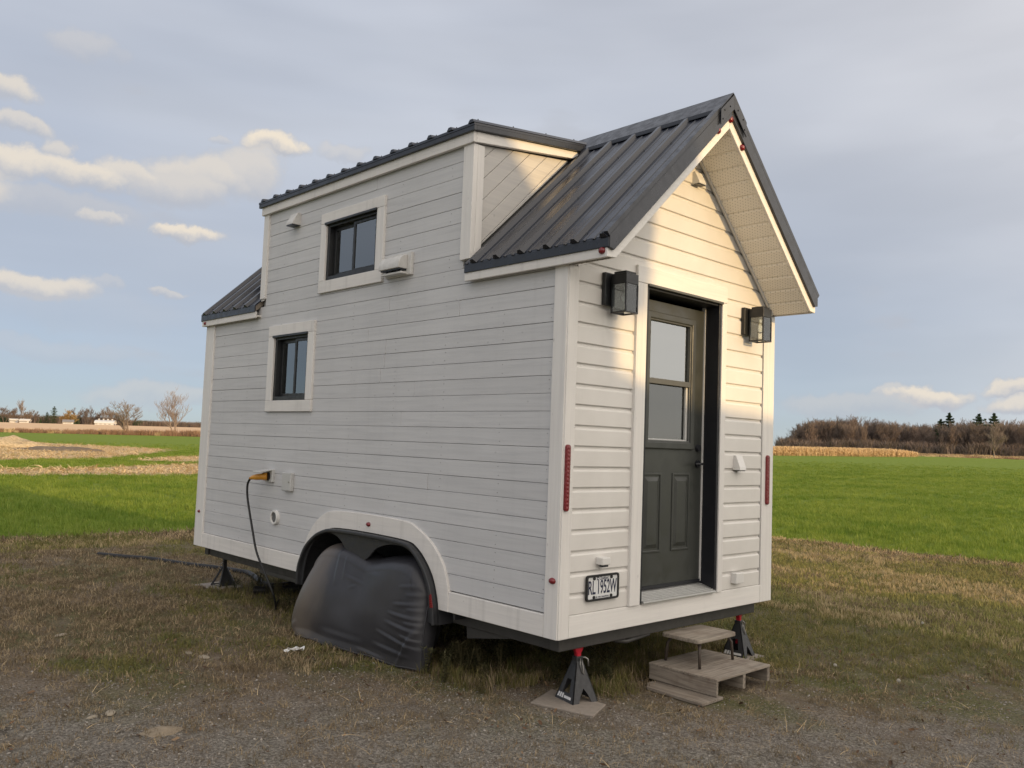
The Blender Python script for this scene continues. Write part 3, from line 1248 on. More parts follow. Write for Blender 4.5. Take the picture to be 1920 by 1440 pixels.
WIN = {'upper': dict(o=(2.054, 3.033, 2.913, 3.630), i=(2.160, 2.945, 3.020, 3.535), mid=2.545),
       'lower': dict(o=(3.060, 3.898, 1.865, 2.683), i=(3.165, 3.790, 1.970, 2.580), mid=3.435)}
arch_out = catmull([(3.10, .45), (3.09, .53), (3.055, .65), (3.0, .774), (2.89, .90), (2.76, .985), (2.6, 1.03), (2.16, 1.045), (1.6, 1.036),
                    (1.45, 1.0), (1.3, .93), (1.19, .845), (1.105, .74), (1.055, .60), (1.045, .45)], 60)
arch_in = catmull([(3.068, .45), (3.062, .49), (3.03, .58), (2.95, .705), (2.81, .81), (2.67, .868), (2.53, .893), (2.13, .903), (1.57, .893),
                   (1.42, .85), (1.31, .766), (1.23, .67), (1.18, .56), (1.158, .48), (1.155, .45)], 60)


def arch_span(z):
    """y interval of the wheel arch (between its trim edges) at height z"""
    ys = []
    P = [((a[0] + b[0]) / 2, (a[1] + b[1]) / 2) for a, b in zip(arch_out, arch_in)]
    for p, q in zip(P[:-1], P[1:]):
        if (p[1] - z) * (q[1] - z) <= 0 and p[1] != q[1]:
            ys.append(p[0] + (q[0] - p[0]) * (z - p[1]) / (q[1] - p[1]))
    return (min(ys), max(ys)) if len(ys) >= 2 else None


# --- side wall: sheathing behind, one board per course
mb = MB()
iu, il = WIN['upper']['i'], WIN['lower']['i']
BX0, BX1 = .026, .10
for (y0, y1, z0, z1) in [(.02, .995, ZB + .02, 2.90), (3.125, il[0], ZB + .02, 2.90), (il[1], L - .02, ZB + .02, 2.90), (.995, 3.125, .955, 2.90),
                         (il[0], il[1], ZB + .02, il[2]), (il[0], il[1], il[3], 2.90),
                         (1.0, iu[0], 2.90, 3.80), (iu[1], 4.10, 2.90, 3.80), (iu[0], iu[1], 2.90, iu[2]), (iu[0], iu[1], iu[3], 3.80)]:
    mb.box(BX0, y0, z0, BX1, y1, z1)
side = mb.build('side_wall', simple('dark_sheathing', (.20, .20, .20), .9), house)
PITCH = .115
rb = random.Random(5)
k = 0
while True:
    z0 = .597 + PITCH * k
    if z0 > 3.80:
        break
    z1 = min(z0 + PITCH, 3.86)
    ivs = [(.10, 5.135)] if z1 < 2.93 else [(1.06, 4.045)]
    zm = (z0 + z1) / 2
    cuts = []            # (y0, y1, kind, z): kind 0 cuts the board through, 1 notches its foot up to z, 2 notches its head down to z
    for wn in WIN.values():
        o = wn['o']
        if z1 > o[2] + .004 and z0 < o[3] - .004:
            kd, zz_ = 0, 0
            if z1 > o[3] + .004:
                kd, zz_ = 1, o[3] - .03
            elif z0 < o[2] - .004:
                kd, zz_ = 2, o[2] + .03
            cuts.append((o[0] + .05, o[1] - .05, kd, zz_))
    if z1 < .965:
        a = arch_span(zm)
        cuts.append((a[0], a[1], 0, 0))
    elif z0 < 1.0:
        a = arch_span(.945)
        cuts.append((a[0], a[1], 1, .985))
    for (c0, c1, kd, zz_) in sorted(cuts):
        if kd:
            continue
        new = []
        for (a, b) in ivs:
            if c1 <= a or c0 >= b:
                new.append((a, b))
            else:
                if c0 - a > .02:
                    new.append((a, c0))
                if b - c1 > .02:
                    new.append((c1, b))
        ivs = new
    for (a, b) in ivs:
        segs = [(a, b)]
        if b - a > 2.6 and rb.random() < .62:
            c = a + (b - a) * rb.uniform(.25, .75)
            if not any(c0 - .1 < c < c1 + .1 for (c0, c1, kd, zz_) in cuts):
                segs = [(a, c - .0012), (c + .0012, b)]
        for (p, q) in segs:
            j = rb.uniform(-.0012, .0012)
            gap = rb.uniform(.0009, .0016)
            lo, hi = [(p, z0 + gap)], [(q, z1 - gap)]
            for (c0, c1, kd, zz_) in sorted(cuts):
                if kd == 1 and p < c0 and c1 < q:
                    lo += [(c0, z0 + gap), (c0, zz_), (c1, zz_), (c1, z0 + gap)]
                if kd == 2 and p < c0 and c1 < q:
                    hi += [(c1, z1 - gap), (c1, zz_), (c0, zz_), (c0, z1 - gap)]
            MB().prism(lo + [(q, z0 + gap)] + hi + [(p, z1 - gap)], 0, .010 + j, .026).build('board', M_BOARD, side, bevel=.0018, seg=1)
    k += 1
# nail heads along the board ends and studs
mb = MB()
for k in range(28):
    z = .597 + PITCH * (k + .5)
    if z > 3.75:
        break
    for y in (.145, .60, 1.22, 1.84, 2.46, 3.08, 3.70, 4.32, 4.90):
        if (z > 2.9 and not 1.1 < y < 4.0) or rb.random() < .35:
            continue
        if any(w['o'][0] - .03 < y < w['o'][1] + .03 and w['o'][2] - .03 < z < w['o'][3] + .03 for w in WIN.values()):
            continue
        if z < 1.06 and 1.03 < y < 3.12:
            continue
        for dz in (-.03, .03):
            mb.disc((.0085, y + rb.uniform(-.006, .006), z + dz), 0, .0028, .004, 6)
nails = mb.build('nail_heads', simple('dull_nail', (.17, .165, .16), .6, .3), side)
nails['kind'] = 'stuff'

# --- side trim
P_ = lambda nm, mt, *b, bev=.004: MB().box(*b).build(nm, mt, house, bevel=bev)
P_('corner_board', M_TRIM_Z, T, .0, ZB, .03, .115, 2.80)
P_('corner_board', M_TRIM_Z, T, L - .185, ZB, .03, L + .006, 2.80)
P_('skirt_board', M_TRIM_Y, T + .002, 3.088, ZB, .028, L - .187, .594)
P_('skirt_board', M_TRIM_Y, T + .002, .117, ZB, .028, 1.052, .590)
MB().ring(arch_out, arch_in, 0, T - .002, .027).build('wheel_arch_trim', M_TRIM_Y, house, bevel=.004)
# eaves: front part, rear part
P_('eave_board', M_TRIM_Y, -.050, -.345, 2.784, -.030, .968, 2.846)
P_('eave_board', M_TRIM_Y, -.050, 4.125, 2.784, -.030, L + .03, 2.846)
P_('eave_flashing', M_BLACKTRIM, -.060, -.372, 2.842, -.046, .962, 2.902, bev=.003)
P_('eave_flashing', M_BLACKTRIM, -.060, 4.13, 2.842, -.046, L + .045, 2.902, bev=.003)
P_('eave_soffit', M_SOFFIT, -.030, -.345, 2.800, .012, .968, 2.812, bev=0)
P_('eave_soffit', M_SOFFIT, -.030, 4.125, 2.800, .012, L + .03, 2.812, bev=0)

# --- dormer trim
P_('dormer_corner_board', M_TRIM_Z, T - .003, .964, 2.957, .030, 1.078, 3.8035)
P_('dormer_corner_board', M_TRIM_Z, T - .003, 4.035, 2.970, .030, 4.128, 3.806)
P_('dormer_eave_board', M_TRIM_Y, -.030, .947, 3.804, .0, 4.150, 3.884)
P_('dormer_eave_flashing', M_BLACKTRIM, -.052, .920, 3.880, -.026, 4.175, 3.934, bev=.002)
# dormer cheek facing the front: corner board, sloped trim and diagonal boards
YC = .985
cheek = MB().prism([(.03, 2.95), (.03, 3.86), (1.15, 4.0), (1.10, 3.99)], 1, YC + .018, YC + .09).build('dormer_cheek', simple('cheek_sheathing', (.06, .06, .06), .9), house)
MB().prism([(.0305, 2.96), (.0305, 3.8035), (.095, 3.8035), (.095, zt(.095) - .01)], 1, .9645, .985).build('dormer_corner_board', M_TRIM_Z, house, bevel=.004)
xe = 1.075
MB().prism([(.0005, 3.808), (.0005, 3.888), (xe + .02, 4.020), (xe + .02, 4.0), (xe - .055, 3.953)], 1, .947, .984).build('dormer_rake_board', M_TRIM_X, house, bevel=.004)
MB().prism([(-.0255, 3.884), (-.0255, 3.938), (1.185, 4.098), (1.185, 4.085), (1.11, 4.025)], 1, .920, .952).build('dormer_rake_flashing', M_BLACKTRIM, house, bevel=.003)
region = [(.093, 2.9), (1.3, 2.9), (1.3, 4.2), (.093, 4.2)]
region = clip(region, .118, 0, 9)
b0 = 3.743 - .125 + .158 * 2
for k in range(-2, 8):
    top = b0 - .158 * k - .0022
    bot = b0 - .158 * (k + 1) + .0022
    p = [(.097, 2.8), (1.3, 2.8), (1.3, 4.2), (.097, 4.2)]
    p = clip(p, -1, 1, top)           # z - x <= top
    p = clip(p, 1, -1, -bot)          # z - x >= bot
    p = clip(p, RS, -1, -(2.905 + .06 * RS + .012))   # above main roof
    p = clip(p, -.125, 1, 3.81)       # below sloped trim
    if len(p) >= 3:
        MB().prism(p, 1, YC + .004, YC + .018).build('board', M_DIAG, cheek, bevel=.002, seg=1)
MB().prism([(.0, 2.95), (.0, 3.86), (1.15, 4.0), (1.10, 3.99)], 1, 4.06, 4.118).build('dormer_cheek', M_DIAG, house)

# --- roofs
def slope_sheet(x0, x1, y0, y1, ribs, name, nx=-.7, right=False):
    """metal sheet on the main roof with ribs along the slope"""
    mb = MB()
    f = (lambda x: x) if not right else (lambda x: RW - x)
    mb.add([(f(x0), y0, zt(x0) + .004), (f(x1), y0, zt(x1) + .004), (f(x1), y1, zt(x1) + .004), (f(x0), y1, zt(x0) + .004),
            (f(x0), y0, zt(x0) - .012), (f(x1), y0, zt(x1) - .012), (f(x1), y1, zt(x1) - .012), (f(x0), y1, zt(x0) - .012)],
           [(0, 3, 2, 1), (4, 5, 6, 7), (0, 1, 5, 4), (1, 2, 6, 5), (2, 3, 7, 6), (3, 0, 4, 7)])
    o = mb.build(name, M_ROOF, house)
    sg = -1 if not right else 1
    def ribmesh(yc, prof, nm):
        mb = MB()
        n = len(prof)
        vs = []
        for x in (x0 - .012, x1):
            for (dy, h) in prof:
                vs.append((f(x) + sg * .70 * h, yc + dy, zt(x) + .004 + .714 * h))
        fs = [(i, i + 1, n + i + 1, n + i) for i in range(n - 1)] + [tuple(range(n - 1, -1, -1)), tuple(range(n, 2 * n)), (0, n, 2 * n - 1, n - 1)]
        mb.add(vs, fs)
        r = mb.build(nm, M_ROOF, o)
        return r
    for yc in ribs:
        ribmesh(yc, [(-.032, -.002), (-.014, .028), (.014, .028), (.032, -.002)], 'rib')
        for d in (.082, .160):
            if y0 < yc + d < y1:
                ribmesh(yc + d, [(-.012, -.002), (-.006, .004), (.006, .004), (.012, -.002)], 'minor_rib')
    mb = MB()
    for yc in ribs:
        for d in (.052, .19):
            for x in (x0 + .05, x0 + .48, x0 + .9):
                if y0 < yc + d < y1:
                    mb.disc((f(x), yc + d, zt(x) - .002), 2, .0075, .018, 6, .0045)
    if mb.v:
        q = mb.build('screw_heads', M_BLACKTRIM, o)
        q['kind'] = 'stuff'
    return o


RIBY = [-.335 + .238 * k for k in range(6)]
slope_sheet(-.056, XR, -.375, .962, RIBY, 'roof_sheet')
slope_sheet(-.056, XR, 4.13, L + .045, [4.30 + .238 * k for k in range(5)], 'roof_sheet')
slope_sheet(-.056, XR, -.375, L + .045, [-.335 + .238 * k for k in range(24)], 'roof_sheet', right=True)


def deck(x0, x1, y0, y1, right=False):
    f = (lambda x: x) if not right else (lambda x: RW - x)
    MB().prism([(f(x0), zt(x0) - .013), (f(x1), zt(x1) - .013), (f(x1), zt(x1) - .15), (f(x0), zt(x0) - .07)], 1, y0, y1).build('roof_deck', M_INTERIOR, house)


deck(-.045, XR - .001, -.34, .96)
deck(-.045, XR - .001, 4.135, L + .03)
deck(-.045, XR - .001, -.34, L + .03, True)
# dormer roof
mb = MB()
mb.prism([(-.056, zdr(-.056)), (1.20, zdr(1.20)), (1.20, zdr(1.20) - .02), (-.056, zdr(-.056) - .02)], 1, .918, 4.175)
dr = mb.build('dormer_roof_sheet', M_ROOF, house)
for k in range(14):
    yc = .945 + .2415 * k
    if yc > 4.16:
        continue
    vs = []
    for x in (-.066, 1.20):
        for (dy, h) in [(-.033, -.002), (-.014, .022), (.014, .022), (.033, -.002)]:
            vs.append((x, yc + dy, zdr(x) + h))
    MB().add(vs, [(0, 1, 5, 4), (1, 2, 6, 5), (2, 3, 7, 6), (3, 2, 1, 0), (4, 5, 6, 7), (0, 4, 7, 3)]).build('rib', M_ROOF, dr)
mb = MB()
for x in (.0, .35, .70, 1.02):
    for k in range(13):
        mb.disc((x, .945 + .2415 * k, zdr(x) + .02), 2, .007, .014, 6, .004)
mb.build('screw_heads', M_BLACKTRIM, dr)['kind'] = 'stuff'
MB().prism([(.0, zdr(0) - .02), (1.19, zdr(1.19) - .022), (1.19, zdr(1.19) - .08), (.0, zdr(0) - .10)], 1, .96, 4.13).build('dormer_deck', M_INTERIOR, house)

# ridge cap: folded strip with a lip, mitred front end
def fold(x):
    return [(XR - x, zt(XR - x)), (XR, zt(XR)), (XR + x, zt(XR - x))]


cap = MB()
h0, h1 = .038, .048
A = [(XR - .165, zt(XR - .165) + h0 - .02), (XR - .160, zt(XR - .160) + h0), (XR, zt(XR) + h0 + .006), (XR + .160, zt(XR - .160) + h0), (XR + .165, zt(XR - .165) + h0 - .02)]
B = [(a[0], a[1] + .007) for a in A]
cap.ring(A, B, 1, -.385, L + .05)
rc = cap.build('ridge_cap', M_BLACKTRIM, house, bevel=.002, seg=1)
for sgn in (-1, 1):
    q = [(XR, zt(XR) + .034), (XR + sgn * .165, zt(XR - .165) + .034), (XR + sgn * .165, zt(XR - .165) - .075), (XR, zt(XR) - .075)]
    MB().prism(q, 1, -.394, -.386).build('cap_end', M_BLACKTRIM, rc, bevel=.002, seg=1)
    for (a, b) in ((.05, -.02), (.12, .0), (.14, -.05)):
        MB().disc((XR + sgn * a, -.394, zt(XR - a) + b), 1, .006, -.005, 8).build('screw', M_BLACKTRIM, rc)

# rake edges: black flashing band then white board, both gables
for (ya, yb, yc, yd) in ((-.378, -.356, -.358, -.336), (L + .046, L + .030, L + .030, L + .012)):
    for sgn in (0, 1):
        f = (lambda x: x) if sgn == 0 else (lambda x: RW - x)
        e = .001
        q = [(f(-.056), zt(-.056) + .006), (f(XR - e), zt(XR) + .006), (f(XR - e), zt(XR) - .118), (f(-.056), zt(-.056) - .118 + .056)]
        q = [(f(-.056), zt(-.056) + .012), (f(XR - e), zt(XR) + .012), (f(XR - e), zt(XR) - .122), (f(-.012), zt(-.012) - .122), (f(-.056), 2.838)]
        MB().prism(q, 1, ya, yb).build('rake_flashing', M_BLACKTRIM, house, bevel=.003)
        q = [(f(-.052), 2.842), (f(-.012), zt(-.012) - .116), (f(XR - e), zt(XR) - .116), (f(XR - e), zt(XR) - .205), (f(.030), 2.790), (f(-.052), 2.784)]
        MB().prism(q, 1, yc, yd).build('rake_board', M_TRIM_X, house, bevel=.004)
        if ya < 0:   # flashing folded over the sheet edge
            vs = []
            for x in (-.058, XR - e):
                for (y, h) in ((-.378, .004), (-.378, .034), (-.330, .034), (-.318, .004)):
                    vs.append((f(x) + (-1 if sgn == 0 else 1) * .7 * h, y, zt(x) + .714 * h))
            MB().add(vs, [(0, 1, 5, 4), (1, 2, 6, 5), (2, 3, 7, 6), (3, 2, 1, 0), (4, 5, 6, 7), (0, 4, 7, 3)]).build('rake_flashing', M_BLACKTRIM, house)
# right eave
P_('eave_board', M_TRIM_Y, RW + .030, -.335, 2.784, RW + .050, L + .03, 2.846)
P_('eave_flashing', M_BLACKTRIM, RW + .040, -.372, 2.842, RW + .060, L + .045, 2.902, bev=.003)

# soffit panels under the front overhang, both slopes
for sgn in (0, 1):
    f = (lambda x: x) if sgn == 0 else (lambda x: RW - x)
    sof = MB().prism([(f(.0), zt(0) - .176), (f(XR - .002), zt(XR) - .176), (f(XR - .002), zt(XR) - .165), (f(.0), zt(0) - .165)], 1, -.335, .02).build('rake_soffit', simple('soffit_channel', (.30, .29, .27), .6), house)
    k = 0
    while True:
        xa = .012 + .0915 * k
        xb = min(xa + .0875, XR - .004)
        if xa > XR - .02:
            break
        q = [(f(xa), zt(xa) - .188), (f(xa + .008), zt(xa + .008) - .194), (f(xb - .008), zt(xb - .008) - .194), (f(xb), zt(xb) - .182), (f(xb), zt(xb) - .1765), (f(xa), zt(xa) - .1765)]
        MB().prism(q, 1, -.333, -.03).build('soffit_panel', M_SOFFIT, sof)
        k += 1
    # channel where soffit meets the wall, two small ribs
    for (y0, y1, d0, d1) in ((-.030, -.016, .170, .212), (-.016, -.002, .170, .198)):
        q = [(f(.03), zt(.03) - d0), (f(XR - .002), zt(XR) - d0), (f(XR - .002), zt(XR) - d1), (f(.03), zt(.03) - d1)]
        MB().prism(q, 1, y0, y1).build('soffit_channel', M_WHITE_PL, house, bevel=.002, seg=1)
    MB().prism([(f(.012), zt(.012) - .1765), (f(.012), 2.792), (f(-.03), 2.792), (f(-.03), 2.84)], 1, -.336, .0).build('eave_return', M_TRIM_X, house)

# --- front wall
DX0, DX1, DZ1 = .785, 1.722, 2.787
mb = MB()
mb.box(.03, .026, ZB + .02, DX0, .10, 2.84).box(DX1, .026, ZB + .02, W - .03, .10, 2.84)
mb.prism([(.03, 2.84), (RW - .03, 2.84), (XR, 3.975)], 1, .026, .10)
mb.box(DX0, .026, ZB + .02, DX1, .10, .60).box(DX0, .026, DZ1, DX1, .10, 2.8405)
front = mb.build('front_wall', simple('front_sheathing', (.16, .155, .15), .9), house)


def course(z0, z1, xl0, xl1, xr0, xr1):
    """vinyl course: flat face with a rounded lower butt and a groove on top; ends may slant"""
    h = z1 - z0
    prof = [(.024, z0), (.002, z0 + .0015), (-.0005, z0 + .006), (-.001, z0 + h - .030), (.004, z0 + h - .020), (.013, z0 + h - .014), (.013, z1), (.024, z1)]
    mb = MB()
    n = len(prof)
    vs = []
    for (a0, a1) in ((xl0, xl1), (xr0, xr1)):
        for (y, z) in prof:
            t = (z - z0) / h
            vs.append((a0 + (a1 - a0) * t, y, z))
    fs = [(i, (i + 1) % n, (i + 1) % n + n, i + n) for i in range(n)] + [tuple(range(n - 1, -1, -1)), tuple(range(n, 2 * n))]
    mb.add(vs, fs).build('siding_course', M_VINYL, front)


FP = .1322


def under(z):      # left x where the wall meets the soffit at height z
    return max(.085, (z - 2.905 + .178) / RS - .06)


k = 0
while True:
    z0 = .589 + FP * k
    z1 = z0 + FP
    if z0 > 3.92:
        break
    xl0, xl1 = (.085, .085) if z1 < 2.83 else (under(z0), under(min(z1, 3.95)))
    if z0 > 2.60 and z1 > 2.83:
        xl0 = under(z0)
    if z1 > 3.945:
        z1 = 3.945
        xl1 = under(z1)
    xl1 = min(xl1, XR - .002)
    if z0 < DZ1 + .09 and z1 < 2.95:
        course(z0, z1, xl0, xl1, .70, .70)
        course(z0, z1, 1.765, 1.765, W - xl0 - .09 if z1 < 2.83 else RW - xl0, W - xl1 - .09 if z1 < 2.83 else RW - xl1)
    else:
        course(z0, z1, xl0, xl1, RW - xl0, RW - xl1)
    k += 1
P_('corner_board', M_TRIM_Z, .0, T, ZB, .093, .028, 2.79)
P_('corner_board', M_TRIM_Z, 2.362, T, ZB, W + .006, .028, 2.782)
P_('skirt_board', M_TRIM_X, .095, T + .002, ZB, 2.360, .028, .588)
P_('door_casing', M_TRIM_Z, .672, T - .014, .5895, .784, .026, 2.786)
P_('door_casing', M_TRIM_Z, 1.722, T - .014, .5895, 1.787, .026, 2.786)
P_('door_casing', M_TRIM_X, .672, T - .015, 2.788, 1.787, .026, 2.905)
# right side wall and back wall
mb = MB().box(W - .10, .02, ZB + .02, W, L - .02, 2.84)
rw = mb.build('side_wall', M_BOARD, house)
mb = MB().box(.03, L - .10, ZB + .02, W - .03, L, 2.84)
mb.prism([(.03, 2.84), (RW - .03, 2.84), (XR, 3.975)], 1, L - .10, L)
mb.build('back_wall', M_VINYL, house)
# floor and inside
MB().box(.1, .1, ZB + .01, W - .1, .99, ZB + .10).box(.525, .99, ZB + .01, W - .1, 3.13, ZB + .10).box(.1, 3.13, ZB + .01, W - .1, L - .1, ZB + .10).build('floor', M_INTERIOR, house)
MB().box(.1, .9, 2.72, W - .1, 1.9, 2.78).build('loft', M_INTERIOR, house)

# --- door
door = thing('door', None, None)
door.parent = house
door.matrix_parent_inverse = Matrix.Translation(house.location).inverted()
DY = .12
mb = MB()
hx0, hx1, hz0, hz1 = .985, 1.508, 1.695, 2.595
mb.box(.816, DY, .655, hx0, DY + .042, 2.722).box(hx1, DY, .655, 1.684, DY + .042, 2.722)
mb.box(hx0, DY, .655, hx1, DY + .042, hz0).box(hx0, DY, hz1, hx1, DY + .042, 2.722)
mb.build('door_slab', M_DOOR, door)


def frame_ring(name, mat, x0, x1, z0, z1, w, y0, y1, parent, bevel=.004):
    A = [(x0, z0), (x1, z0), (x1, z1), (x0, z1)]
    B = [(x0 + w, z0 + w), (x1 - w, z0 + w), (x1 - w, z1 - w), (x0 + w, z1 - w)]
    return MB().ring(A, B, 1, y0, y1, True).build(name, mat, parent, bevel=bevel)


frame_ring('window_surround', M_DOOR, .938, 1.556, 1.648, 2.640, .052, DY - .022, DY + .004, door, .008)
frame_ring('window_frame', M_DOOR_FR, .976, 1.518, 1.686, 2.604, .026, DY - .012, DY + .02, door)
MB().box(.99, DY - .014, 2.118, 1.505, DY + .012, 2.158).build('meeting_rail', M_DOOR_FR, door, bevel=.003)
MB().box(1.002, DY + .012, 2.15, 1.492, DY + .016, 2.59).build('upper_pane', M_PANE_DOOR, door)
MB().box(1.002, DY + .022, 1.700, 1.492, DY + .026, 2.13).build('lower_pane', M_PANE_LOW, door)
MB().box(1.000, DY + .004, 1.700, 1.494, DY + .021, 1.722).build('lower_sash', M_GREY_PL, door, bevel=.002)
MB().box(1.470, DY + .004, 1.7225, 1.494, DY + .021, 2.117).build('lower_sash', M_GREY_PL, door, bevel=.002)
MB().box(1.02, DY + .055, 1.72, 1.36, DY + .058, 2.60).build('door_blind', M_CURTAIN, door)
for (x0, x1) in ((.957, 1.180), (1.310, 1.533)):
    pn = frame_ring('panel_moulding', M_DOOR, x0, x1, .905, 1.475, .018, DY - .007, DY + .002, door, .005)
    A = [(x0 + .03, .935), (x1 - .03, .935), (x1 - .03, 1.445), (x0 + .03, 1.445)]
    B = [(x0 + .055, .965), (x1 - .055, .965), (x1 - .055, 1.415), (x0 + .055, 1.415)]
    m = MB()
    m.add([(p[0], DY + .0005, p[1]) for p in A] + [(p[0], DY - .009, p[1]) for p in B],
          [(0, 1, 5, 4), (1, 2, 6, 5), (2, 3, 7, 6), (3, 0, 4, 7), (4, 5, 6, 7), (3, 2, 1, 0)])
    m.build('raised_panel', M_DOOR, pn)
hd = MB().disc((1.628, DY, 1.545), 1, .028, -.014, 16).build('handle', M_JAMB, door)
MB().tube([(1.628, DY - .012, 1.545), (1.628, DY - .052, 1.545), (1.61, DY - .058, 1.545), (1.53, DY - .055, 1.543)], .009, 8).build('lever', M_JAMB, hd, True)
MB().disc((1.628, DY, 1.665), 1, .030, -.022, 16, .024).build('deadbolt', M_JAMB, door)
MB().box(.82, DY - .01, .652, 1.684, DY, .675).build('door_sweep', M_JAMB, door)
# door frame
fr = thing('door_frame', None, None)
fr.parent = house
fr.matrix_parent_inverse = Matrix.Translation(house.location).inverted()
MB().box(.786, -.012, .598, .815, .17, 2.786).build('jamb', M_JAMB, fr, bevel=.003)
MB().box(1.692, -.012, .598, 1.721, .17, 2.786).build('jamb', M_JAMB, fr, bevel=.003)
MB().box(.815, -.004, 2.757, 1.692, .17, 2.786).build('head', M_JAMB, fr, bevel=.003)
MB().box(.788, -.034, 2.772, 1.720, -.013, 2.790).build('drip_cap', M_DOOR_FR, fr, bevel=.003)
MB().box(1.6845, DY - .012, .66, 1.6915, DY + .02, 2.755).build('weather_strip', M_WHITE_PL, fr)
sill = MB().prism([(-.034, .592), (-.034, .604), (DY + .0, .648), (.17, .648), (.17, .592)], 0, .8155, 1.6915).build('threshold', M_ALU, fr, bevel=.002)
for k in range(7):
    y = -.024 + .019 * k
    z = .604 + (y + .034) / .154 * .044
    MB().box(.82, y, z - .002, 1.688, y + .007, z + .0045).build('sill_rib', M_ALU, sill)

# --- side windows
def window(wn, label):
    o, i, mid = wn['o'], wn['i'], wn['mid']
    w = thing('window', None, None)
    w['label'] = label
    w.parent = house
    w.matrix_parent_inverse = Matrix.Translation(house.location).inverted()
    tx = T - .006
    MB().box(tx, o[0], i[3] + .001, .012, o[1], o[3]).build('window_casing', M_TRIM_Y, w, bevel=.004)
    MB().box(tx, o[0], o[2], .012, o[1], i[2] - .001).build('window_casing', M_TRIM_Y, w, bevel=.004)
    MB().box(tx + .0012, o[0], i[2], .012, i[0], i[3]).build('window_casing', M_TRIM_Z, w, bevel=.004)
    MB().box(tx + .0012, i[1], i[2], .012, o[1], i[3]).build('window_casing', M_TRIM_Z, w, bevel=.004)
    def ring(name, y0, y1, z0, z1, b, x0, x1, bev=.003):
        A = [(y0, z0), (y1, z0), (y1, z1), (y0, z1)]
        B = [(y0 + b, z0 + b), (y1 - b, z0 + b), (y1 - b, z1 - b), (y0 + b, z1 - b)]
        return MB().ring(A, B, 0, x0, x1, True).build(name, M_FRAME_BLK, w, bevel=bev)
    ring('window_frame', i[0] + .001, i[1] - .001, i[2] + .001, i[3] - .001, .036, .006, .10)
    MB().box(-.026, i[0] - .004, i[3] - .016, .02, i[1] + .010, i[3] + .006).build('drip_cap', M_FRAME_BLK, w, bevel=.003)
    ring('sash', i[0] + .034, mid + .016, i[2] + .034, i[3] - .034, .030, .026, .046)
    ring('sash', mid - .016, i[1] - .034, i[2] + .034, i[3] - .034, .034, .055, .075)
    MB().box(.034, i[0] + .06, i[2] + .06, .038, mid - .012, i[3] - .06).build('pane', M_PANE, w)
    MB().box(.063, mid + .015, i[2] + .064, .067, i[1] - .064, i[3] - .064).build('pane', M_PANE, w)
    # curtain folds behind the glass
    pts = []
    y0, y1 = (mid + .02, i[1] - .16) if label.startswith('small') else (i[0], i[1])
    nn = 40
    A = [(.15 + .012 * math.sin(9 * k / nn * 6.283), y0 + (y1 - y0) * k / nn) for k in range(nn + 1)]
    B = [(a[0] + .004, a[1]) for a in A]
    MB().ring(A, B, 2, i[2] - .02, i[3] + .03).build('curtain', M_CURTAIN, w, True)
    return w


window(WIN['upper'], 'black sliding window high in the dormer wall')
window(WIN['lower'], 'small black sliding window low on the grey side wall')

# --- fittings on the side
def hood(name, mat, y0, y1, z0, z1, depth, axis='x', slot=None, parent=house):
    """vent hood: face sloping out from the top, open below"""
    if axis == 'x':
        P = lambda d, a, z: (T - d, a, z)
    else:
        P = lambda d, a, z: (a, T - d, z)
    vs = []
    for a in (y0, y1):
        vs += [P(-.02, a, z0), P(depth, a, z0), P(depth * .92, a, z0 + (z1 - z0) * .22), P(depth * .25, a, z1), P(-.02, a, z1)]
    fs = [(0, 1, 6, 5), (1, 2, 7, 6), (2, 3, 8, 7), (3, 4, 9, 8), (4, 0, 5, 9), (4, 3, 2, 1, 0), (5, 6, 7, 8, 9)]
    return MB().add(vs, fs).build(name, mat, parent, bevel=.004)


v = hood('vent_hood', M_DUSTY, 3.44, 3.565, 3.605, 3.72, .07)
MB().box(-.075, 3.45, 3.596, .0, 3.555, 3.607).build('vent_slot', M_BLACKTRIM, v)
# wide kitchen vent: flange, curved hood and open grille below
v = MB().box(-.018, 1.655, 2.925, .012, 2.0, 3.105).build('kitchen_vent', M_DUSTY, house, bevel=.006)
q = [(-.018, 3.085)] + [(-.018 - .085 * math.sin(a), 2.985 + .10 * math.cos(a)) for a in np.linspace(.05, 1.5, 10)] + [(-.103, 2.972), (-.018, 2.972)]
MB().prism(q, 1, 1.70, 1.97).build('vent_cover', M_DUSTY, v, bevel=.005)
MB().box(-.085, 1.71, 2.962, -.018, 1.96, 2.973).build('vent_mouth', M_BLACKTRIM, v)
MB().box(-.075, 1.70, 2.932, -.017, 1.97, 2.948).build('vent_lip', M_DUSTY, v, bevel=.003)
for y in (1.76, 1.835, 1.91):
    MB().box(-.06, y, 2.946, -.05, y + .01, 2.975).build('vent_slat', M_BLACKTRIM, v)
# power inlet with flipped-up lid, blank box, round vent
v = MB().box(-.020, 3.665, 1.205, .012, 3.80, 1.325).build('power_inlet', M_GREY_PL, house, bevel=.006)
MB().add([(-.02, 3.67, 1.315), (-.02, 3.80, 1.315), (-.155, 3.80, 1.292), (-.155, 3.67, 1.292), (-.02, 3.67, 1.323), (-.02, 3.80, 1.323), (-.155, 3.80, 1.302), (-.155, 3.67, 1.302)],
         [(0, 1, 2, 3), (4, 7, 6, 5), (0, 4, 5, 1), (1, 5, 6, 2), (2, 6, 7, 3), (3, 7, 4, 0)]).build('lid', M_GREY_PL, v, bevel=.003)
MB().disc((-.018, 3.735, 1.258), 0, .040, -.012, 20).build('socket_ring', M_BLACKTRIM, v)
v = MB().box(-.028, 3.305, 1.145, .012, 3.465, 1.312).build('junction_box', M_GREY_PL, house, bevel=.007)
MB().disc((-.028, 3.335, 1.225), 0, .008, -.003, 10).build('screw', M_STEEL, v)
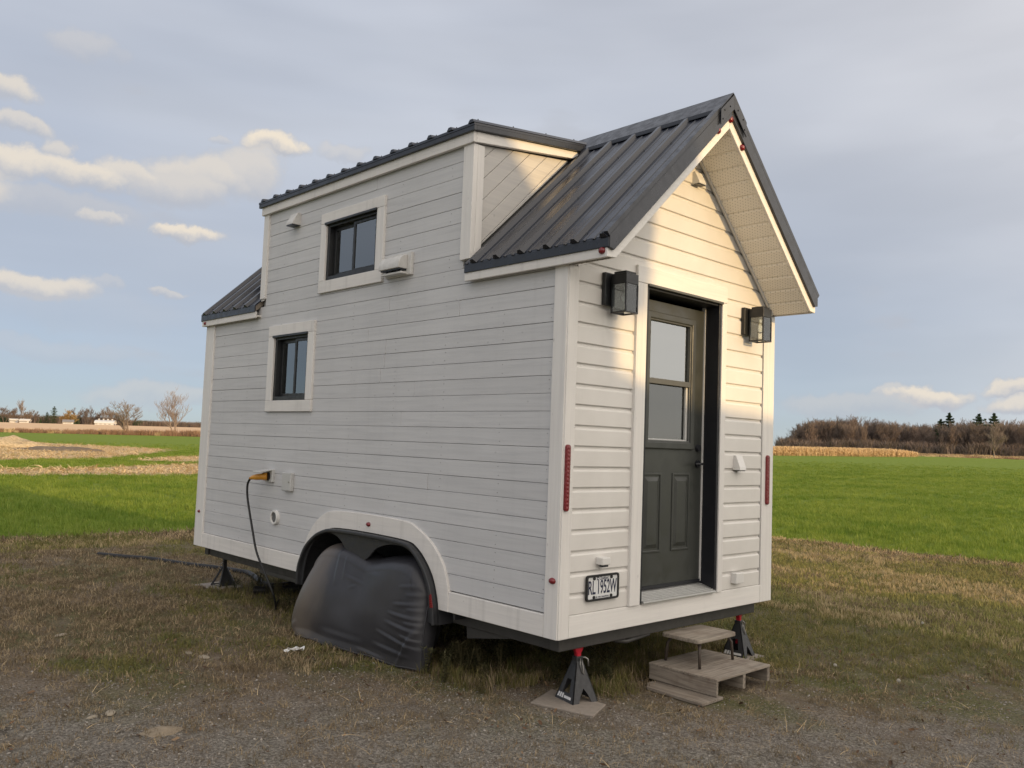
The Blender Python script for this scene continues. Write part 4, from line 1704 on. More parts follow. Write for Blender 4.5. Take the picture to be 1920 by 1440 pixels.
A = [(3.60 + .066 * math.cos(a), .888 + .066 * math.sin(a)) for a in np.linspace(0, 6.283, 25)[:-1]]
B = [(3.60 + .048 * math.cos(a), .888 + .048 * math.sin(a)) for a in np.linspace(0, 6.283, 25)[:-1]]
v = MB().ring(A, B, 0, -.020, .012, True).build('round_vent', M_WHITE_PL, house, bevel=.003)
MB().disc((.006, 3.60, .888), 0, .049, -.012, 24).build('vent_mesh', simple('vent_mesh_grey', (.10, .10, .10), .6), v)


def dome(c, axis, sgn, ry, rz, d):
    """low red lens on a wall: axis 0 -> faces x, 1 -> faces y"""
    mb = MB()
    vs, fs = [], []
    R, S = 4, 14
    for i in range(R + 1):
        t = i / R * math.pi / 2
        for k in range(S):
            p = 2 * math.pi * k / S
            a, b, h = ry * math.cos(t) * math.cos(p), rz * math.cos(t) * math.sin(p), d * math.sin(t) * sgn
            vs.append((c[0] + h, c[1] + a, c[2] + b) if axis == 0 else (c[0] + a, c[1] + h, c[2] + b))
    for i in range(R):
        for k in range(S):
            fs.append((i * S + k, i * S + (k + 1) % S, (i + 1) * S + (k + 1) % S, (i + 1) * S + k))
    return mb.add(vs, fs).build('marker_light', M_RED, house, True)


dome((T - .001, 5.225, .812), 0, -1, .022, .016, .018)
dome((T - .003, 2.067, .967), 0, -1, .026, .018, .02)
dome((T - .001, .047, .807), 0, -1, .028, .020, .022)
dome((-.050, 5.27, 2.815), 0, -1, .022, .018, .018)
dome((-.051, -.315, 2.825), 0, -1, .026, .022, .022)
dome((XR, -.360, zt(XR) - .14), 1, -1, .026, .026, .022)
dome((1.09, -.360, zt(1.105) - .135), 1, -1, .024, .024, .022)
dome((1.40, -.360, zt(1.42) - .135), 1, -1, .024, .024, .022)


def capsule(x0, x1, z0, z1, d, name, mat):
    r = (x1 - x0) / 2
    xc = (x0 + x1) / 2
    P = [(xc + r * math.cos(a), z1 - r + r * math.sin(a)) for a in np.linspace(0, math.pi, 9)]
    P += [(xc + r * math.cos(a), z0 + r + r * math.sin(a)) for a in np.linspace(math.pi, 2 * math.pi, 9)]
    o = MB().prism(P, 1, T - d, T + .01).build(name, mat, house, bevel=.005)
    for k in range(16):
        z = z0 + r + (z1 - z0 - 2 * r) * k / 15
        MB().disc((xc, T - d, z), 1, r * .6, -.003, 8, r * .3).build('led', M_RED, o)


capsule(.008, .046, 1.238, 1.654, .018, 'tail_light', M_RED)
capsule(2.412, 2.455, 1.227, 1.629, .018, 'tail_light', M_RED)
# small vents and boxes on the front
v = hood('vent_hood', M_WHITE_PL, 1.315, 1.405, 3.625, 3.72, .055, 'y')
MB().box(1.32, -.055, 3.619, 1.40, -.01, 3.627).build('vent_slot', M_BLACKTRIM, v)
v = hood('vent_hood', M_WHITE_PL, 1.945, 2.035, 1.505, 1.62, .055, 'y')
MB().box(1.95, -.055, 1.499, 2.03, -.01, 1.507).build('vent_slot', M_BLACKTRIM, v)
P_('outlet_box', M_WHITE_PL, 1.940, T - .040, .635, 2.05, .0, .715, bev=.005)
v = P_('plate_lamp', M_WHITE_PL, .340, T - .052, .890, .420, .0, .938, bev=.006)
MB().box(.352, T - .042, .876, .41, T - .012, .891).build('lens', M_BLACKTRIM, v, bevel=.003)

# --- wheel well, fender, chassis
MB().box(.50, 1.0, .40, .52, 3.12, .95).build('wheel_well', M_FENDER, house)
MB().box(.02, 1.02, .938, .52, 3.10, .952).build('wheel_well', M_FENDER, house)
MB().box(.02, 1.0, .40, .50, 1.02, .938).box(.02, 3.10, .40, .50, 3.12, .938).build('wheel_well', M_FENDER, house)
n = 70
fo = catmull([(3.066, .36), (3.062, .49), (3.03, .58), (2.95, .705), (2.81, .81), (2.67, .866), (2.53, .889), (2.13, .899), (1.57, .889),
              (1.42, .846), (1.31, .763), (1.23, .668), (1.18, .56), (1.150, .45), (1.135, .345)], n)
fi = catmull([(3.01, .36), (2.99, .50), (2.95, .62), (2.87, .73), (2.75, .81), (2.61, .845), (2.46, .818), (2.34, .734), (2.245, .682), (2.115, .668),
              (2.02, .715), (1.92, .794), (1.75, .842), (1.57, .845), (1.45, .80), (1.34, .70), (1.27, .56), (1.245, .45), (1.235, .345)], n)
fen = MB().ring(fo, fi, 0, -.030, -.014).build('fender', M_FENDER, house, bevel=.004)
fc = [(a[0] + (XR * 0), a[1]) for a in fo]
inn = []
for i, a in enumerate(fo):
    p, q = fo[max(0, i - 1)], fo[min(n - 1, i + 1)]
    t = Vector((q[0] - p[0], q[1] - p[1])).normalized()
    inn.append((a[0] + t.y * -.0 - t.y * 0 + (-t.y) * -.030 * -1 * -1, a[1] + t.x * -.030 * -1 * -1))
inn = [(a[0] + (b[0] - a[0]), a[1] + (b[1] - a[1])) for a, b in zip(fo, inn)]
cy, cz = 2.1, .35
inn = []
for i, a in enumerate(fo):
    p, q = fo[max(0, i - 1)], fo[min(n - 1, i + 1)]
    t = Vector((q[0] - p[0], q[1] - p[1])).normalized()
    nrm = Vector((-t.y, t.x))
    if nrm.dot(Vector((cy - a[0], cz - a[1]))) < 0:
        nrm = -nrm
    inn.append((a[0] + nrm.x * .028, a[1] + nrm.y * .028))
MB().ring(fo, inn, 0, -.065, -.010).build('fender_lip', M_FENDER, fen, bevel=.008)
MB().ring(fo, [(a[0] * .985 + .0315, a[1] - .004) for a in fo], 0, -.012, .45).build('fender_top', M_FENDER, fen)
MB().add([(-.068, 1.150, .470), (-.068, 1.178, .465), (-.068, 1.192, .55), (-.068, 1.176, .562), (-.060, 1.150, .470), (-.060, 1.178, .465), (-.060, 1.192, .55), (-.060, 1.176, .562)],
         [(0, 1, 2, 3), (4, 7, 6, 5), (0, 4, 5, 1), (1, 5, 6, 2), (2, 6, 7, 3), (3, 7, 4, 0)]).build('fender_reflector', M_RED, fen)
C_ = lambda *b: MB().box(*b).build('chassis_beam', M_CHASSIS, house, bevel=.006)
C_(.10, .075, .350, 2.42, .16, .449)
C_(.12, .165, .345, .20, L - .12, .449)
C_(2.32, .165, .345, 2.40, L - .12, .449)
C_(.10, L - .12, .350, 2.42, L - .04, .449)
for y in (1.0, 2.02, 3.1, 4.2):
    C_(.205, y, .36, 2.315, y + .06, .448)
for y in (1.62, 2.42):
    MB().tube([(.15, y, .31), (2.37, y, .31)], .035, 10).build('axle', M_CHASSIS, house, True)
    for xx in (-.02, 2.33):
        prof = [(.0, .20), (.0, .27), (.03, .315), (.17, .315), (.20, .27), (.20, .20)]
        vs, fs = [], []
        S = 28
        for k in range(S):
            a = 2 * math.pi * k / S
            for (dx, r) in prof:
                vs.append((xx + dx, y + r * math.cos(a), .316 + r * math.sin(a)))
        m_ = len(prof)
        for k in range(S):
            for j in range(m_):
                fs.append((k * m_ + j, k * m_ + (j + 1) % m_, ((k + 1) % S) * m_ + (j + 1) % m_, ((k + 1) % S) * m_ + j))
        tw = MB().add(vs, fs).build('wheel', M_RUBBER, house, True)
        MB().disc((xx + .05, y, .316), 0, .205, .10, 24).build('rim', M_STEEL, tw)
MB().box(.42, 3.25, .205, 1.6, 4.66, .40).build('water_tank', M_TANK, house, bevel=.02)
MB().tube([(.72, .30, .36), (.72, .12, .335), (.80, .10, .325), (1.05, .10, .345)], .016, 8).build('drain_pipe', M_CHASSIS, house, True)
MB().add([(.14, 1.02, .44), (.14, .18, .44), (.14, .18, .34), (.14, .55, .34), (.14, 1.0, .26), (.17, 1.02, .44), (.17, .18, .44), (.17, .18, .34), (.17, .55, .34), (.17, 1.0, .26)],
         [(0, 1, 2, 3, 4), (9, 8, 7, 6, 5), (0, 5, 6, 1), (1, 6, 7, 2), (2, 7, 8, 3), (3, 8, 9, 4), (4, 9, 5, 0)]).build('splash_guard', M_CHASSIS, house)

# ------------------------------------------------------------------ wall lanterns
def lantern(x0, label):
    t = thing('wall_lantern', label, 'wall lamp', (x0, -.01, 2.52))
    w, z0, z1 = .128, 2.522, 2.798
    y1, y0 = -.045, -.172
    MB().box(x0 - .045, -.034, 2.575, x0 + .070, -.003, 2.792).build('back_plate', M_FRAME_BLK, t, bevel=.004)
    MB().box(x0 + .01, -.05, 2.70, x0 + .06, -.030, 2.76).build('arm', M_FRAME_BLK, t)
    c = MB().box(x0, y0, 2.712, x0 + w, y1, 2.782).build('cap', M_FRAME_BLK, t, bevel=.004)
    MB().box(x0 + .012, y0 + .012, 2.782, x0 + w - .012, y1 - .012, 2.798).build('cap_top', M_FRAME_BLK, c, bevel=.004)
    mb = MB()
    b = .010
    for (a, d) in ((x0, y0), (x0 + w - b, y0), (x0, y1 - b), (x0 + w - b, y1 - b)):
        mb.box(a, d, z0 + b, a + b, d + b, 2.712)
    mb.box(x0, y0, z0, x0 + w, y0 + b, z0 + b).box(x0, y1 - b, z0, x0 + w, y1, z0 + b)
    mb.box(x0, y0 + b, z0, x0 + b, y1 - b, z0 + b).box(x0 + w - b, y0 + b, z0, x0 + w, y1 - b, z0 + b)
    mb.build('cage', M_FRAME_BLK, t)
    MB().box(x0 + b, y1 - .008, z0 + b, x0 + w - b, y1 - .003, 2.712).build('back_panel', M_FRAME_BLK, t)
    MB().box(x0 + b, y0 + .004, z0 + b, x0 + w - b, y0 + .007, 2.712).build('glass', M_PANE_CLEAR, t)
    MB().box(x0 + .003, y0 + b, z0 + b, x0 + .006, y1 - b, 2.712).build('glass', M_PANE_CLEAR, t)
    MB().box(x0 + w - .006, y0 + b, z0 + b, x0 + w - .003, y1 - b, 2.712).build('glass', M_PANE_CLEAR, t)
    xc, yc = x0 + w / 2, (y0 + y1) / 2
    pr = [(.001, 2.588), (.018, 2.594), (.029, 2.614), (.030, 2.632), (.020, 2.660), (.013, 2.676), (.013, 2.712)]
    vs, fs = [], []
    for (r, z) in pr:
        for k in range(14):
            a = 2 * math.pi * k / 14
            vs.append((xc + r * math.cos(a), yc + r * math.sin(a), z))
    for i in range(len(pr) - 1):
        for k in range(14):
            fs.append((i * 14 + k, i * 14 + (k + 1) % 14, (i + 1) * 14 + (k + 1) % 14, (i + 1) * 14 + k))
    MB().add(vs, fs).build('bulb', M_PANE_CLEAR, t, True)
    return t


lantern(.362, 'black box wall lantern between the door and the grey side wall corner')
lantern(2.062, 'black box wall lantern beside the door under the perforated soffit')

# ------------------------------------------------------------------ licence plate
def text_mesh(body, size, xs, extr=.0006):
    cu = bpy.data.curves.new('text', 'FONT')
    cu.body = body
    cu.size = size
    cu.align_x = 'CENTER'
    cu.align_y = 'CENTER'
    cu.extrude = extr
    cu.offset = .0016 if size > .05 else 0.0
    ob = bpy.data.objects.new('text', cu)
    col.objects.link(ob)
    dg = bpy.context.evaluated_depsgraph_get()
    me = bpy.data.meshes.new_from_object(ob.evaluated_get(dg))
    bpy.data.objects.remove(ob)
    for v_ in me.vertices:
        v_.co.x *= xs
    return me


pl = thing('license_plate', 'white licence plate in a black frame on the siding beside the door', 'licence plate', (.397, -.012, .66))
PXC, PZC = .397, .7445
plate = MB().box(PXC - .150, -.016, PZC - .072, PXC + .150, -.010, PZC + .072).build('plate', M_PLATE, pl, bevel=.002)


def rrect(x0, x1, z0, z1, r, n=5):
    P = []
    for (cx_, cz_, a0) in ((x1 - r, z1 - r, 0), (x0 + r, z1 - r, 90), (x0 + r, z0 + r, 180), (x1 - r, z0 + r, 270)):
        for k in range(n):
            a = math.radians(a0 + 90 * k / (n - 1))
            P.append((cx_ + r * math.cos(a), cz_ + r * math.sin(a)))
    return P


MB().ring(rrect(PXC - .160, PXC + .160, PZC - .0825, PZC + .0825, .020), rrect(PXC - .147, PXC + .147, PZC - .069, PZC + .069, .010), 1, -.024, -.008, True).build('plate_frame', M_RUBBER, pl, bevel=.002)
for dx in (-.085, .085):
    for dz in (-.060, .060):
        MB().disc((PXC + dx, -.016, PZC + dz), 1, .011, -.006, 10).build('plate_bolt', M_RUBBER, pl)
Rp = Matrix.Rotation(math.radians(90), 4, 'X')


def put_text(body, size, width, x, z, nm):
    me = text_mesh(body, size, 1.0)
    xs_ = [v_.co.x for v_ in me.vertices]
    f_ = width / (max(xs_) - min(xs_))
    c_ = (max(xs_) + min(xs_)) / 2
    for v_ in me.vertices:
        v_.co.x = (v_.co.x - c_) * f_
    me.transform(Matrix.Translation((x, -.0166, z)) @ Rp)
    return link(nm, me, M_INK, pl)


put_text('RL', .122, .070, PXC - .103, PZC - .002, 'plate_number')
put_text('1952W', .122, .186, PXC + .049, PZC - .002, 'plate_number')
put_text('Québec', .030, .088, PXC + .014, PZC + .057, 'plate_text')
put_text('Je me souviens', .020, .130, PXC, PZC - .059, 'plate_text')
e = MB().box(PXC - .056, -.0172, PZC + .047, PXC - .038, -.0160, PZC + .067).build('plate_emblem', M_INK, pl)
ex, ez = PXC - .047, PZC + .057
MB().prism([(ex, ez + .008), (ex - .0035, ez + .002), (ex, ez - .008), (ex + .0035, ez + .002)], 1, -.0180, -.0172).build('fleur_mark', M_PLATE, e)
for s_ in (-1, 1):
    MB().prism([(ex + s_ * .004, ez + .004), (ex + s_ * .007, ez + .001), (ex + s_ * .0045, ez - .005)], 1, -.0180, -.0172).build('fleur_mark', M_PLATE, e)

# ------------------------------------------------------------------ wheel cover
def m_cover():
    m = Mat('black_vinyl_fabric', (.022, .022, .026), .5, 0, .45)
    p = m.coord((1, 1, 1))
    o = m.sep(p)
    nzs = m.noise(m.coord((1.5, 2.0, 1.0)), 1.6, 4, .55)
    rear_brown = m.rng(m.math('ADD', o[1], m.math('MULTIPLY', nzs, .45)), 2.52, 2.86, 0, .85)
    low = m.rng(m.math('ADD', o[2], m.math('MULTIPLY', nzs, .16)), .20, .07, 0, .30)
    c = m.mix(m.rng(m.noise(p, 3, 4), .35, .7), (.026, .026, .031), (.034, .034, .040))
    c = m.mix(rear_brown, c, (.125, .105, .088))  # fabric turns browner towards the rear end of the cover
    c = m.mix(low, c, (.06, .053, .045))
    m.col(c)
    m.rough(m.rng(nzs, .3, .7, .36, .46))
    m.bump(m.noise(p, 260, 2), .05, .002)
    return m.m


def wheel_cover(label, group):
    nu, nv = 170, 110
    V = []

    def top(y):
        l1 = .768 - .40 * (y - 2.44) ** 2
        l2 = .764 - .40 * (y - 1.57) ** 2
        k = 45.0
        z = math.log(math.exp(k * l1) + math.exp(k * l2)) / k
        if y > 2.56:
            z -= 2.6 * (y - 2.56) ** 2
        if y < 1.5:
            z -= 2.2 * (1.5 - y) ** 2
        return z

    def crease(y, z, y0, z0, y1, z1, w, h):
        """sharp-backed fold along a segment in the cloth"""
        ax, az = y1 - y0, z1 - z0
        ln = math.hypot(ax, az)
        t = ((y - y0) * ax + (z - z0) * az) / ln ** 2
        d = ((y - y0) * -az + (z - z0) * ax) / ln
        if t < -.15 or t > 1.15:
            return 0.0
        fade = max(0.0, math.sin(math.pi * (t + .15) / 1.3)) ** .8
        h *= .6
        return h * fade * math.exp(-(math.sqrt(d * d + 8e-5) - .009) / w) - h * .5 * fade * math.exp(-((d - w * 1.8) / w) ** 2)
    creases = [(1.26, .60, 1.48, .57, .010, .008), (1.25, .535, 1.40, .52, .009, .011), (1.25, .47, 1.52, .44, .010, .010), (1.25, .425, 1.38, .42, .008, .010),
               (1.25, .36, 1.56, .37, .010, .012), (1.25, .32, 1.39, .325, .008, .010), (1.25, .265, 1.58, .30, .011, .012), (1.26, .205, 1.42, .23, .009, .011),
               (1.27, .15, 1.66, .215, .012, .013), (1.28, .30, 1.45, .02, .016, .022), (1.36, .09, 1.70, .12, .014, .012), (1.9, .10, 2.35, .11, .020, .007),
               (2.36, .74, 2.31, .50, .018, .014), (2.26, .69, 2.23, .54, .014, .009), (2.0, .52, 2.20, .55, .010, .007), (2.06, .495, 2.14, .47, .009, .005),
               (2.74, .12, 2.85, .04, .018, .012), (1.80, .60, 1.98, .60, .018, .004), (1.42, .70, 1.37, .58, .012, .009), (1.62, .03, 1.9, .05, .012, .008)]
    for iv in range(nv + 1):
        v = iv / nv
        for iu in range(nu + 1):
            u = iu / nu
            yt = 1.250 + (2.83 - 1.250) * u
            ztop = top(yt)
            t = min(1.0, v / .78)
            hem = .008 + .010 * math.sin(u * 21 + 1) * math.sin(u * 7)
            z = hem + (ztop - .10 - hem) * t
            lowf = 1 - t
            yr = 2.83 + .115 * (1 - min(1, max(0, z) / .60) ** 1.6) - (.12 * (max(0, .10 - z) / .10) ** 1.5)
            yl = 1.250 - .030 * lowf
            y = yl + (yr - yl) * u
            end = .10 - .12 * lowf * (1 - u)
            e_ = max(0.0, 1 - abs(2 * u - 1) ** 15) ** .5
            bul = math.sin(min(1.0, lowf * 1.12) * 2.1)
            dep = .080 + bul * (.045 + .085 * u) + .075 * lowf ** 3 * u
            if v > .78:
                a = (v - .78) / .22 * math.pi / 2
                z = ztop - .10 + .10 * math.sin(a)
                x = end - (end + dep) * e_ * math.cos(a) ** .75 + .10 * (v - .78)
            else:
                x = end - (end + dep) * e_
            f = 0.0
            if .003 < u < .997:
                for c in creases:
                    f += crease(y, z, *c)
            f += .020 * mnoise.noise((y * 1.7, z * 2.0, 3.3)) + .005 * mnoise.noise((y * 5, z * 6, 1.3))
            V.append((x - f * e_, y, max(z, .004)))
    F = []
    for iv in range(nv):
        for iu in range(nu):
            a = iv * (nu + 1) + iu
            F.append((a, a + 1, a + nu + 2, a + nu + 1))
    me = bpy.data.meshes.new('wheel_cover')
    me.from_pydata(V, [], F)
    t = thing('wheel_cover', label, 'wheel cover', (-.1, 2.0, 0), 0, group)
    mt = m_cover()
    o = link('cover_fabric', me, mt, t, True)
    s_ = o.modifiers.new('thick', 'SOLIDIFY')
    s_.thickness = .003
    # stitched hem along the foot and up the open right edge
    hem = [Vector(V[i]) + Vector((-.003, 0, .012)) for i in range(4, nu - 2, 2)]
    MB().tube(hem, .0055, 6).build('hem', mt, t, True)
    edge = [Vector(V[i * (nu + 1) + 2]) + Vector((-.003, -.002, 0)) for i in range(2, int(nv * .72), 3)]
    MB().tube(edge, .005, 6).build('hem', mt, t, True)
    return t


wc = wheel_cover('black fabric cover draped over the pair of wheels under the fender', None)

# ------------------------------------------------------------------ jack stands
def jack_near():
    t = thing('jack_stand', '', 'jack stand')
    hgt, bw, tw = .245, .100, .026
    mb = MB()
    for q in range(4):
        c, s_ = math.cos(q * math.pi / 2), math.sin(q * math.pi / 2)
        def R(x, y, z):
            return (c * x - s_ * y, s_ * x + c * y, z)
        def pt(a, z, off=0.0):
            w = bw + (tw - bw) * z / hgt
            return R(a * w, -w + off, z)
        if q % 2:       # solid panel with a window
            O = [(-1, 0), (1, 0), (1, hgt), (-1, hgt)]
            I = [(-.42, .052), (.42, .052), (.36, .135), (-.36, .135)]
            vs = [pt(a, z) for a, z in O + I] + [pt(a, z, .007) for a, z in O + I]
            fs = []
            for i in range(4):
                j = (i + 1) % 4
                fs += [(i, j, 4 + j, 4 + i), (8 + i, 12 + i, 12 + j, 8 + j), (i, 8 + i, 8 + j, j), (4 + i, 4 + j, 12 + j, 12 + i)]
            mb.add(vs, fs)
            continue
        prof = [(-1, 0), (-.50, 0), (-.34, .045), (0, .085), (.34, .045), (.50, 0), (1, 0), (1, hgt), (-1, hgt)]
        n_ = len(prof)
        vs = [pt(a, z) for a, z in prof] + [pt(a, z, .007) for a, z in prof]
        tri = [(0, 1, 2, 8), (2, 3, 7, 8), (3, 4, 7), (4, 5, 6, 7)]
        fs = tri + [tuple(i + n_ for i in reversed(f)) for f in tri] + [(i, (i + 1) % n_, (i + 1) % n_ + n_, i + n_) for i in range(n_)]
        mb.add(vs, fs)
    b = mb.build('base', M_JACK, t)
    MB().box(-.026, -.026, hgt - .005, .026, .026, hgt + .03).build('collar', M_JACK, t, bevel=.004)
    MB().prism([(-.017, .09), (.017, .09), (.017, .292), (.030, .315), (.036, .335), (-.036, .335), (-.030, .315), (-.017, .292)], 1, -.017, .017).build('ratchet_bar', M_REDPAINT, t, bevel=.005)
    MB().tube([(.026, 0, hgt + .018), (.055, -.01, hgt + .016), (.068, -.02, hgt + .005), (.075, -.02, hgt - .04)], .006, 6).build('lever_handle', M_STEEL, t, True)
    MB().tube([(.0, -.03, hgt + .02), (-.006, -.040, hgt - .02), (.004, -.052, hgt - .07), (.016, -.055, hgt - .078), (.012, -.046, hgt - .03), (.010, -.034, hgt + .01)], .0028, 5).build('lock_wire', M_STEEL, t, True)
    # white printed bars on the front leg faces
    for q in (1, 3):
        c, s_ = math.cos(q * math.pi / 2), math.sin(q * math.pi / 2)
        def R(x, y, z):
            return (c * x - s_ * y, s_ * x + c * y, z)
        m_ = MB()
        for (a0, a1, z0, z1) in ((-.84, -.66, .016, .044), (-.60, -.42, .016, .044), (-.36, -.18, .016, .044)):
            P = []
            for (a, z) in ((a0, z0), (a1, z0), (a1 + .02, z1), (a0 + .02, z1)):
                w = bw + (tw - bw) * z / hgt
                P.append(R(a * w, -w - .0012, z))
            m_.add(P, [(0, 1, 2, 3)])
        P = []
        for (a, z) in ((-.08, .018), (.72, .018), (.72, .034), (-.08, .034)):
            w = bw + (tw - bw) * z / hgt
            P.append(R(a * w, -w - .0012, z))
        m_.add(P, [(0, 1, 2, 3)])
        m_.build('printed_mark', M_STICKER, t)
    return t


j1 = jack_near()
j1['label'] = 'red and black jack stand on a pale board under the near house corner'
j1.location = (.335, .125, .014)
j1.rotation_euler = (0, 0, math.radians(-12))
j2 = copy_tree(j1)
j2.location = (2.30, .145, .014)
j2.rotation_euler = (0, 0, math.radians(8))
j2['label'] = 'red and black jack stand behind the step stool and pallet'
for j in (j1, j2):
    j['group'] = 'red and black jack stands'
# plain black stand at the rear
t = thing('jack_stand', 'thin black open jack stand near the rear corner of the house', 'jack stand', (.28, 5.16, .01))
MB().box(.262, 5.142, .16, .298, 5.178, .352).build('post', M_JACK, t, bevel=.003)
MB().box(.235, 5.115, .343, .325, 5.205, .352).build('saddle', M_JACK, t)
for k in range(4):
    a = math.pi / 4 + k * math.pi / 2
    dx, dy = math.cos(a), math.sin(a)
    MB().tube([(.28 + dx * .02, 5.16 + dy * .02, .215), (.28 + dx * .13, 5.16 + dy * .13, .02)], [.010, .012], 6).build('leg', M_JACK, t)
for z, r in ((.03, .125),):
    P = [(.28 + r * math.cos(math.pi / 4 + k * math.pi / 2), 5.16 + r * math.sin(math.pi / 4 + k * math.pi / 2), z) for k in range(5)]
    MB().tube(P, .007, 6).build('foot_ring', M_JACK, t)
MB().add([(.20, 5.07, .03), (.36, 5.07, .03), (.30, 5.14, .20), (.262, 5.14, .20), (.20, 5.076, .03), (.36, 5.076, .03), (.30, 5.146, .20), (.262, 5.146, .20)],
         [(0, 1, 2, 3), (7, 6, 5, 4), (0, 4, 5, 1), (1, 5, 6, 2), (2, 6, 7, 3), (3, 7, 4, 0)]).build('gusset', M_JACK, t)
MB().tube([(.262, 5.14, .26), (.235, 5.12, .27), (.215, 5.13, .25)], .006, 6).build('pin', M_STEEL, t)


def board_obj(name, label, cat, poly, z0, z1, mat, group=None):
    o = MB().prism(poly, 2, z0, z1).build(name, mat, None, bevel=.003)
    return tag(o, label, cat, group)


board_obj('support_board', 'flat pale board under the near red and black jack stand', 'board', [(.045, .255), (.155, -.175), (.405, -.065), (.365, .375)], .001, .014, M_CONC)
board_obj('support_board', 'pale weathered plank under the thin black rear jack stand', 'board', [(.06, 5.40), (.10, 4.98), (.44, 5.02), (.42, 5.46)], .001, .014, M_CONC)
board_obj('support_board', 'board under the jack stand behind the step stool', 'board', [(2.14, .0), (2.46, .0), (2.46, .29), (2.14, .29)], .001, .014, M_CONC)

# ------------------------------------------------------------------ pallet, plank and step stool
pal = thing('pallet', 'short weathered wooden pallet used as the lower door step', 'pallet', (1.41, -.17, .03))
PX0, PX1, PY0, PY1, PZ0, PZ1 = 1.072, 1.752, -.452, .108, .03, .143
for (a, b) in ((PY0, -.188), (-.182, PY1)):
    MB().box(PX0, a, PZ1 - .016, PX1, b, PZ1).build('deck_board', M_OLDX, pal, bevel=.003)
for (x0, x1) in ((PX0 + .001, PX0 + .022), (1.398, 1.43), (PX1 - .034, PX1 - .002)):
    MB().box(x0, PY0 + .004, PZ0, x1, PY1 - .004, PZ1 - .0165).build('stringer', M_OLDY, pal, bevel=.003)
MB().box(PX0 + .03, PY1 - .06, PZ0, PX1 - .04, PY1 - .04, PZ0 + .04).build('bottom_board', M_OLDX, pal, bevel=.003)
board_obj('plank', 'thin grey plank lying on the ground under the pallet', 'plank', [(.905, -.005), (.885, -.465), (1.135, -.462), (1.16, .05), (1.0, .06)], .006, .026, M_OLDY)
st = thing('step_stool', 'small wooden topped stool with four metal legs on the pallet', 'stool', (1.41, -.08, .143))
mb = MB()
P = rrect(1.168, 1.652, -.238, .082, .03, 4)
mb.prism(P, 2, .316, .345)
mb.build('seat', M_OLDX, st, bevel=.006)
for (x, y) in ((1.205, -.226), (1.640, -.214), (1.212, .066), (1.636, .066)):
    sx = .02 if x < 1.4 else -.02
    MB().tube([(x, y, .146), (x + sx * .3, y + (.01 if y < 0 else -.01), .27), (x + sx * 1.6, y + (.03 if y < 0 else -.03), .312)], .0105, 8).build('leg', M_RUST, st, True)

# ------------------------------------------------------------------ power cord, hoses
cp = [(-.055, 3.735, 1.258), (-.11, 3.79, 1.250), (-.135, 3.86, 1.235), (-.125, 3.93, 1.17), (-.115, 3.94, 1.06), (-.105, 3.90, .92), (-.095, 3.835, .745), (-.09, 3.745, .56),
      (-.075, 3.62, .41), (-.06, 3.53, .30), (-.02, 3.50, .18), (.06, 3.60, .06), (.14, 3.75, .02), (.25, 3.95, .018), (.36, 4.1, .02)]
t = thing('power_cord', 'black power cord with yellow plug hanging from the side wall inlet', 'cord', (-.1, 3.7, 0))
MB().tube(catmull3(cp[2:], 8), .0105, 8).build('cable', M_RUBBER, t, True)
MB().tube([(-.032, 3.735, 1.258), (-.06, 3.755, 1.256), (-.07, 3.76, 1.255), (-.105, 3.80, 1.248), (-.125, 3.835, 1.242), (-.138, 3.868, 1.232)], [.036, .036, .030, .028, .020, .012], 12).build('plug', M_YELLOW, t, True)
hp = catmull3([(-.05, 8.1, .02), (.13, 7.74, .02), (.353, 7.38, .02), (.547, 6.75, .02), (.734, 6.31, .02), (.84, 5.95, .02), (.87, 5.75, .02), (.76, 5.33, .02), (.66, 5.0, .025), (.70, 4.8, .03), (.95, 4.75, .06), (1.1, 4.6, .22)], 10)
o = MB().tube(hp, .032, 10).build('drain_hose', M_RUBBER, None, True)
tag(o, 'long black drain hose lying across the dry grass behind the rear jack', 'hose')
hp = catmull3([(.33, 4.58, .05), (.42, 4.52, .05), (.52, 4.49, .052), (.62, 4.44, .055), (.72, 4.36, .06), (.82, 4.2, .065), (.86, 4.0, .07), (.8, 3.85, .12)], 60)
rr = [.046 if (i // 3) % 2 else .036 for i in range(len(hp))]
o = MB().tube(hp, rr, 12).build('ribbed_hose', M_RUBBER, None)
tag(o, 'ribbed black corrugated hose on the ground beside the wheel cover', 'hose')

# ================================================================== small things on the ground
def gz(x, y):
    return float(yard_z(np.array([x]), np.array([y]))[0])


M_STONE = simple('pale_stone', (.30, .26, .20), .85, 0, .2, .3, 30, .4, 60)
M_SAND = simple('sandy_soil', (.25, .205, .15), .95, 0, .1, .3, 40, .6, 90)
for (x, y, s_, lb) in ((-1.155, 2.649, .055, 'rounded pale stone in the dry grass before the wheel cover'), (-2.066, 1.575, .062, 'larger flat pale stone half buried in the gravel'),
                       (-2.17, 1.566, .042, 'small pale stone beside the larger flat stone in gravel'), (-.802, 2.338, .045, 'low pale stone by the paper scrap near the wheel cover'),
                       (-1.115, 2.462, .07, 'flat pale stone slab flush with the dry grass'), (-1.725, 3.733, .06, 'flat pale stone in the grass towards the field')):
    p = pebble('stone', int(1000 + x * 100))
    me = p.data.copy()
    bpy.data.objects.remove(p)
    me.materials.clear()
    me.name = 'stone'
    sub = link('stone', me, M_STONE, None, True)
    sub.location = (x, y, gz(x, y) + s_ * .05)
    sub.scale = (s_ * 1.2, s_ * .8, s_ * .35)
    sub.rotation_euler = (0, 0, x * 7)
    sm = sub.modifiers.new('round', 'SUBSURF')
    sm.levels = sm.render_levels = 1
    tag(sub, lb, 'stone')


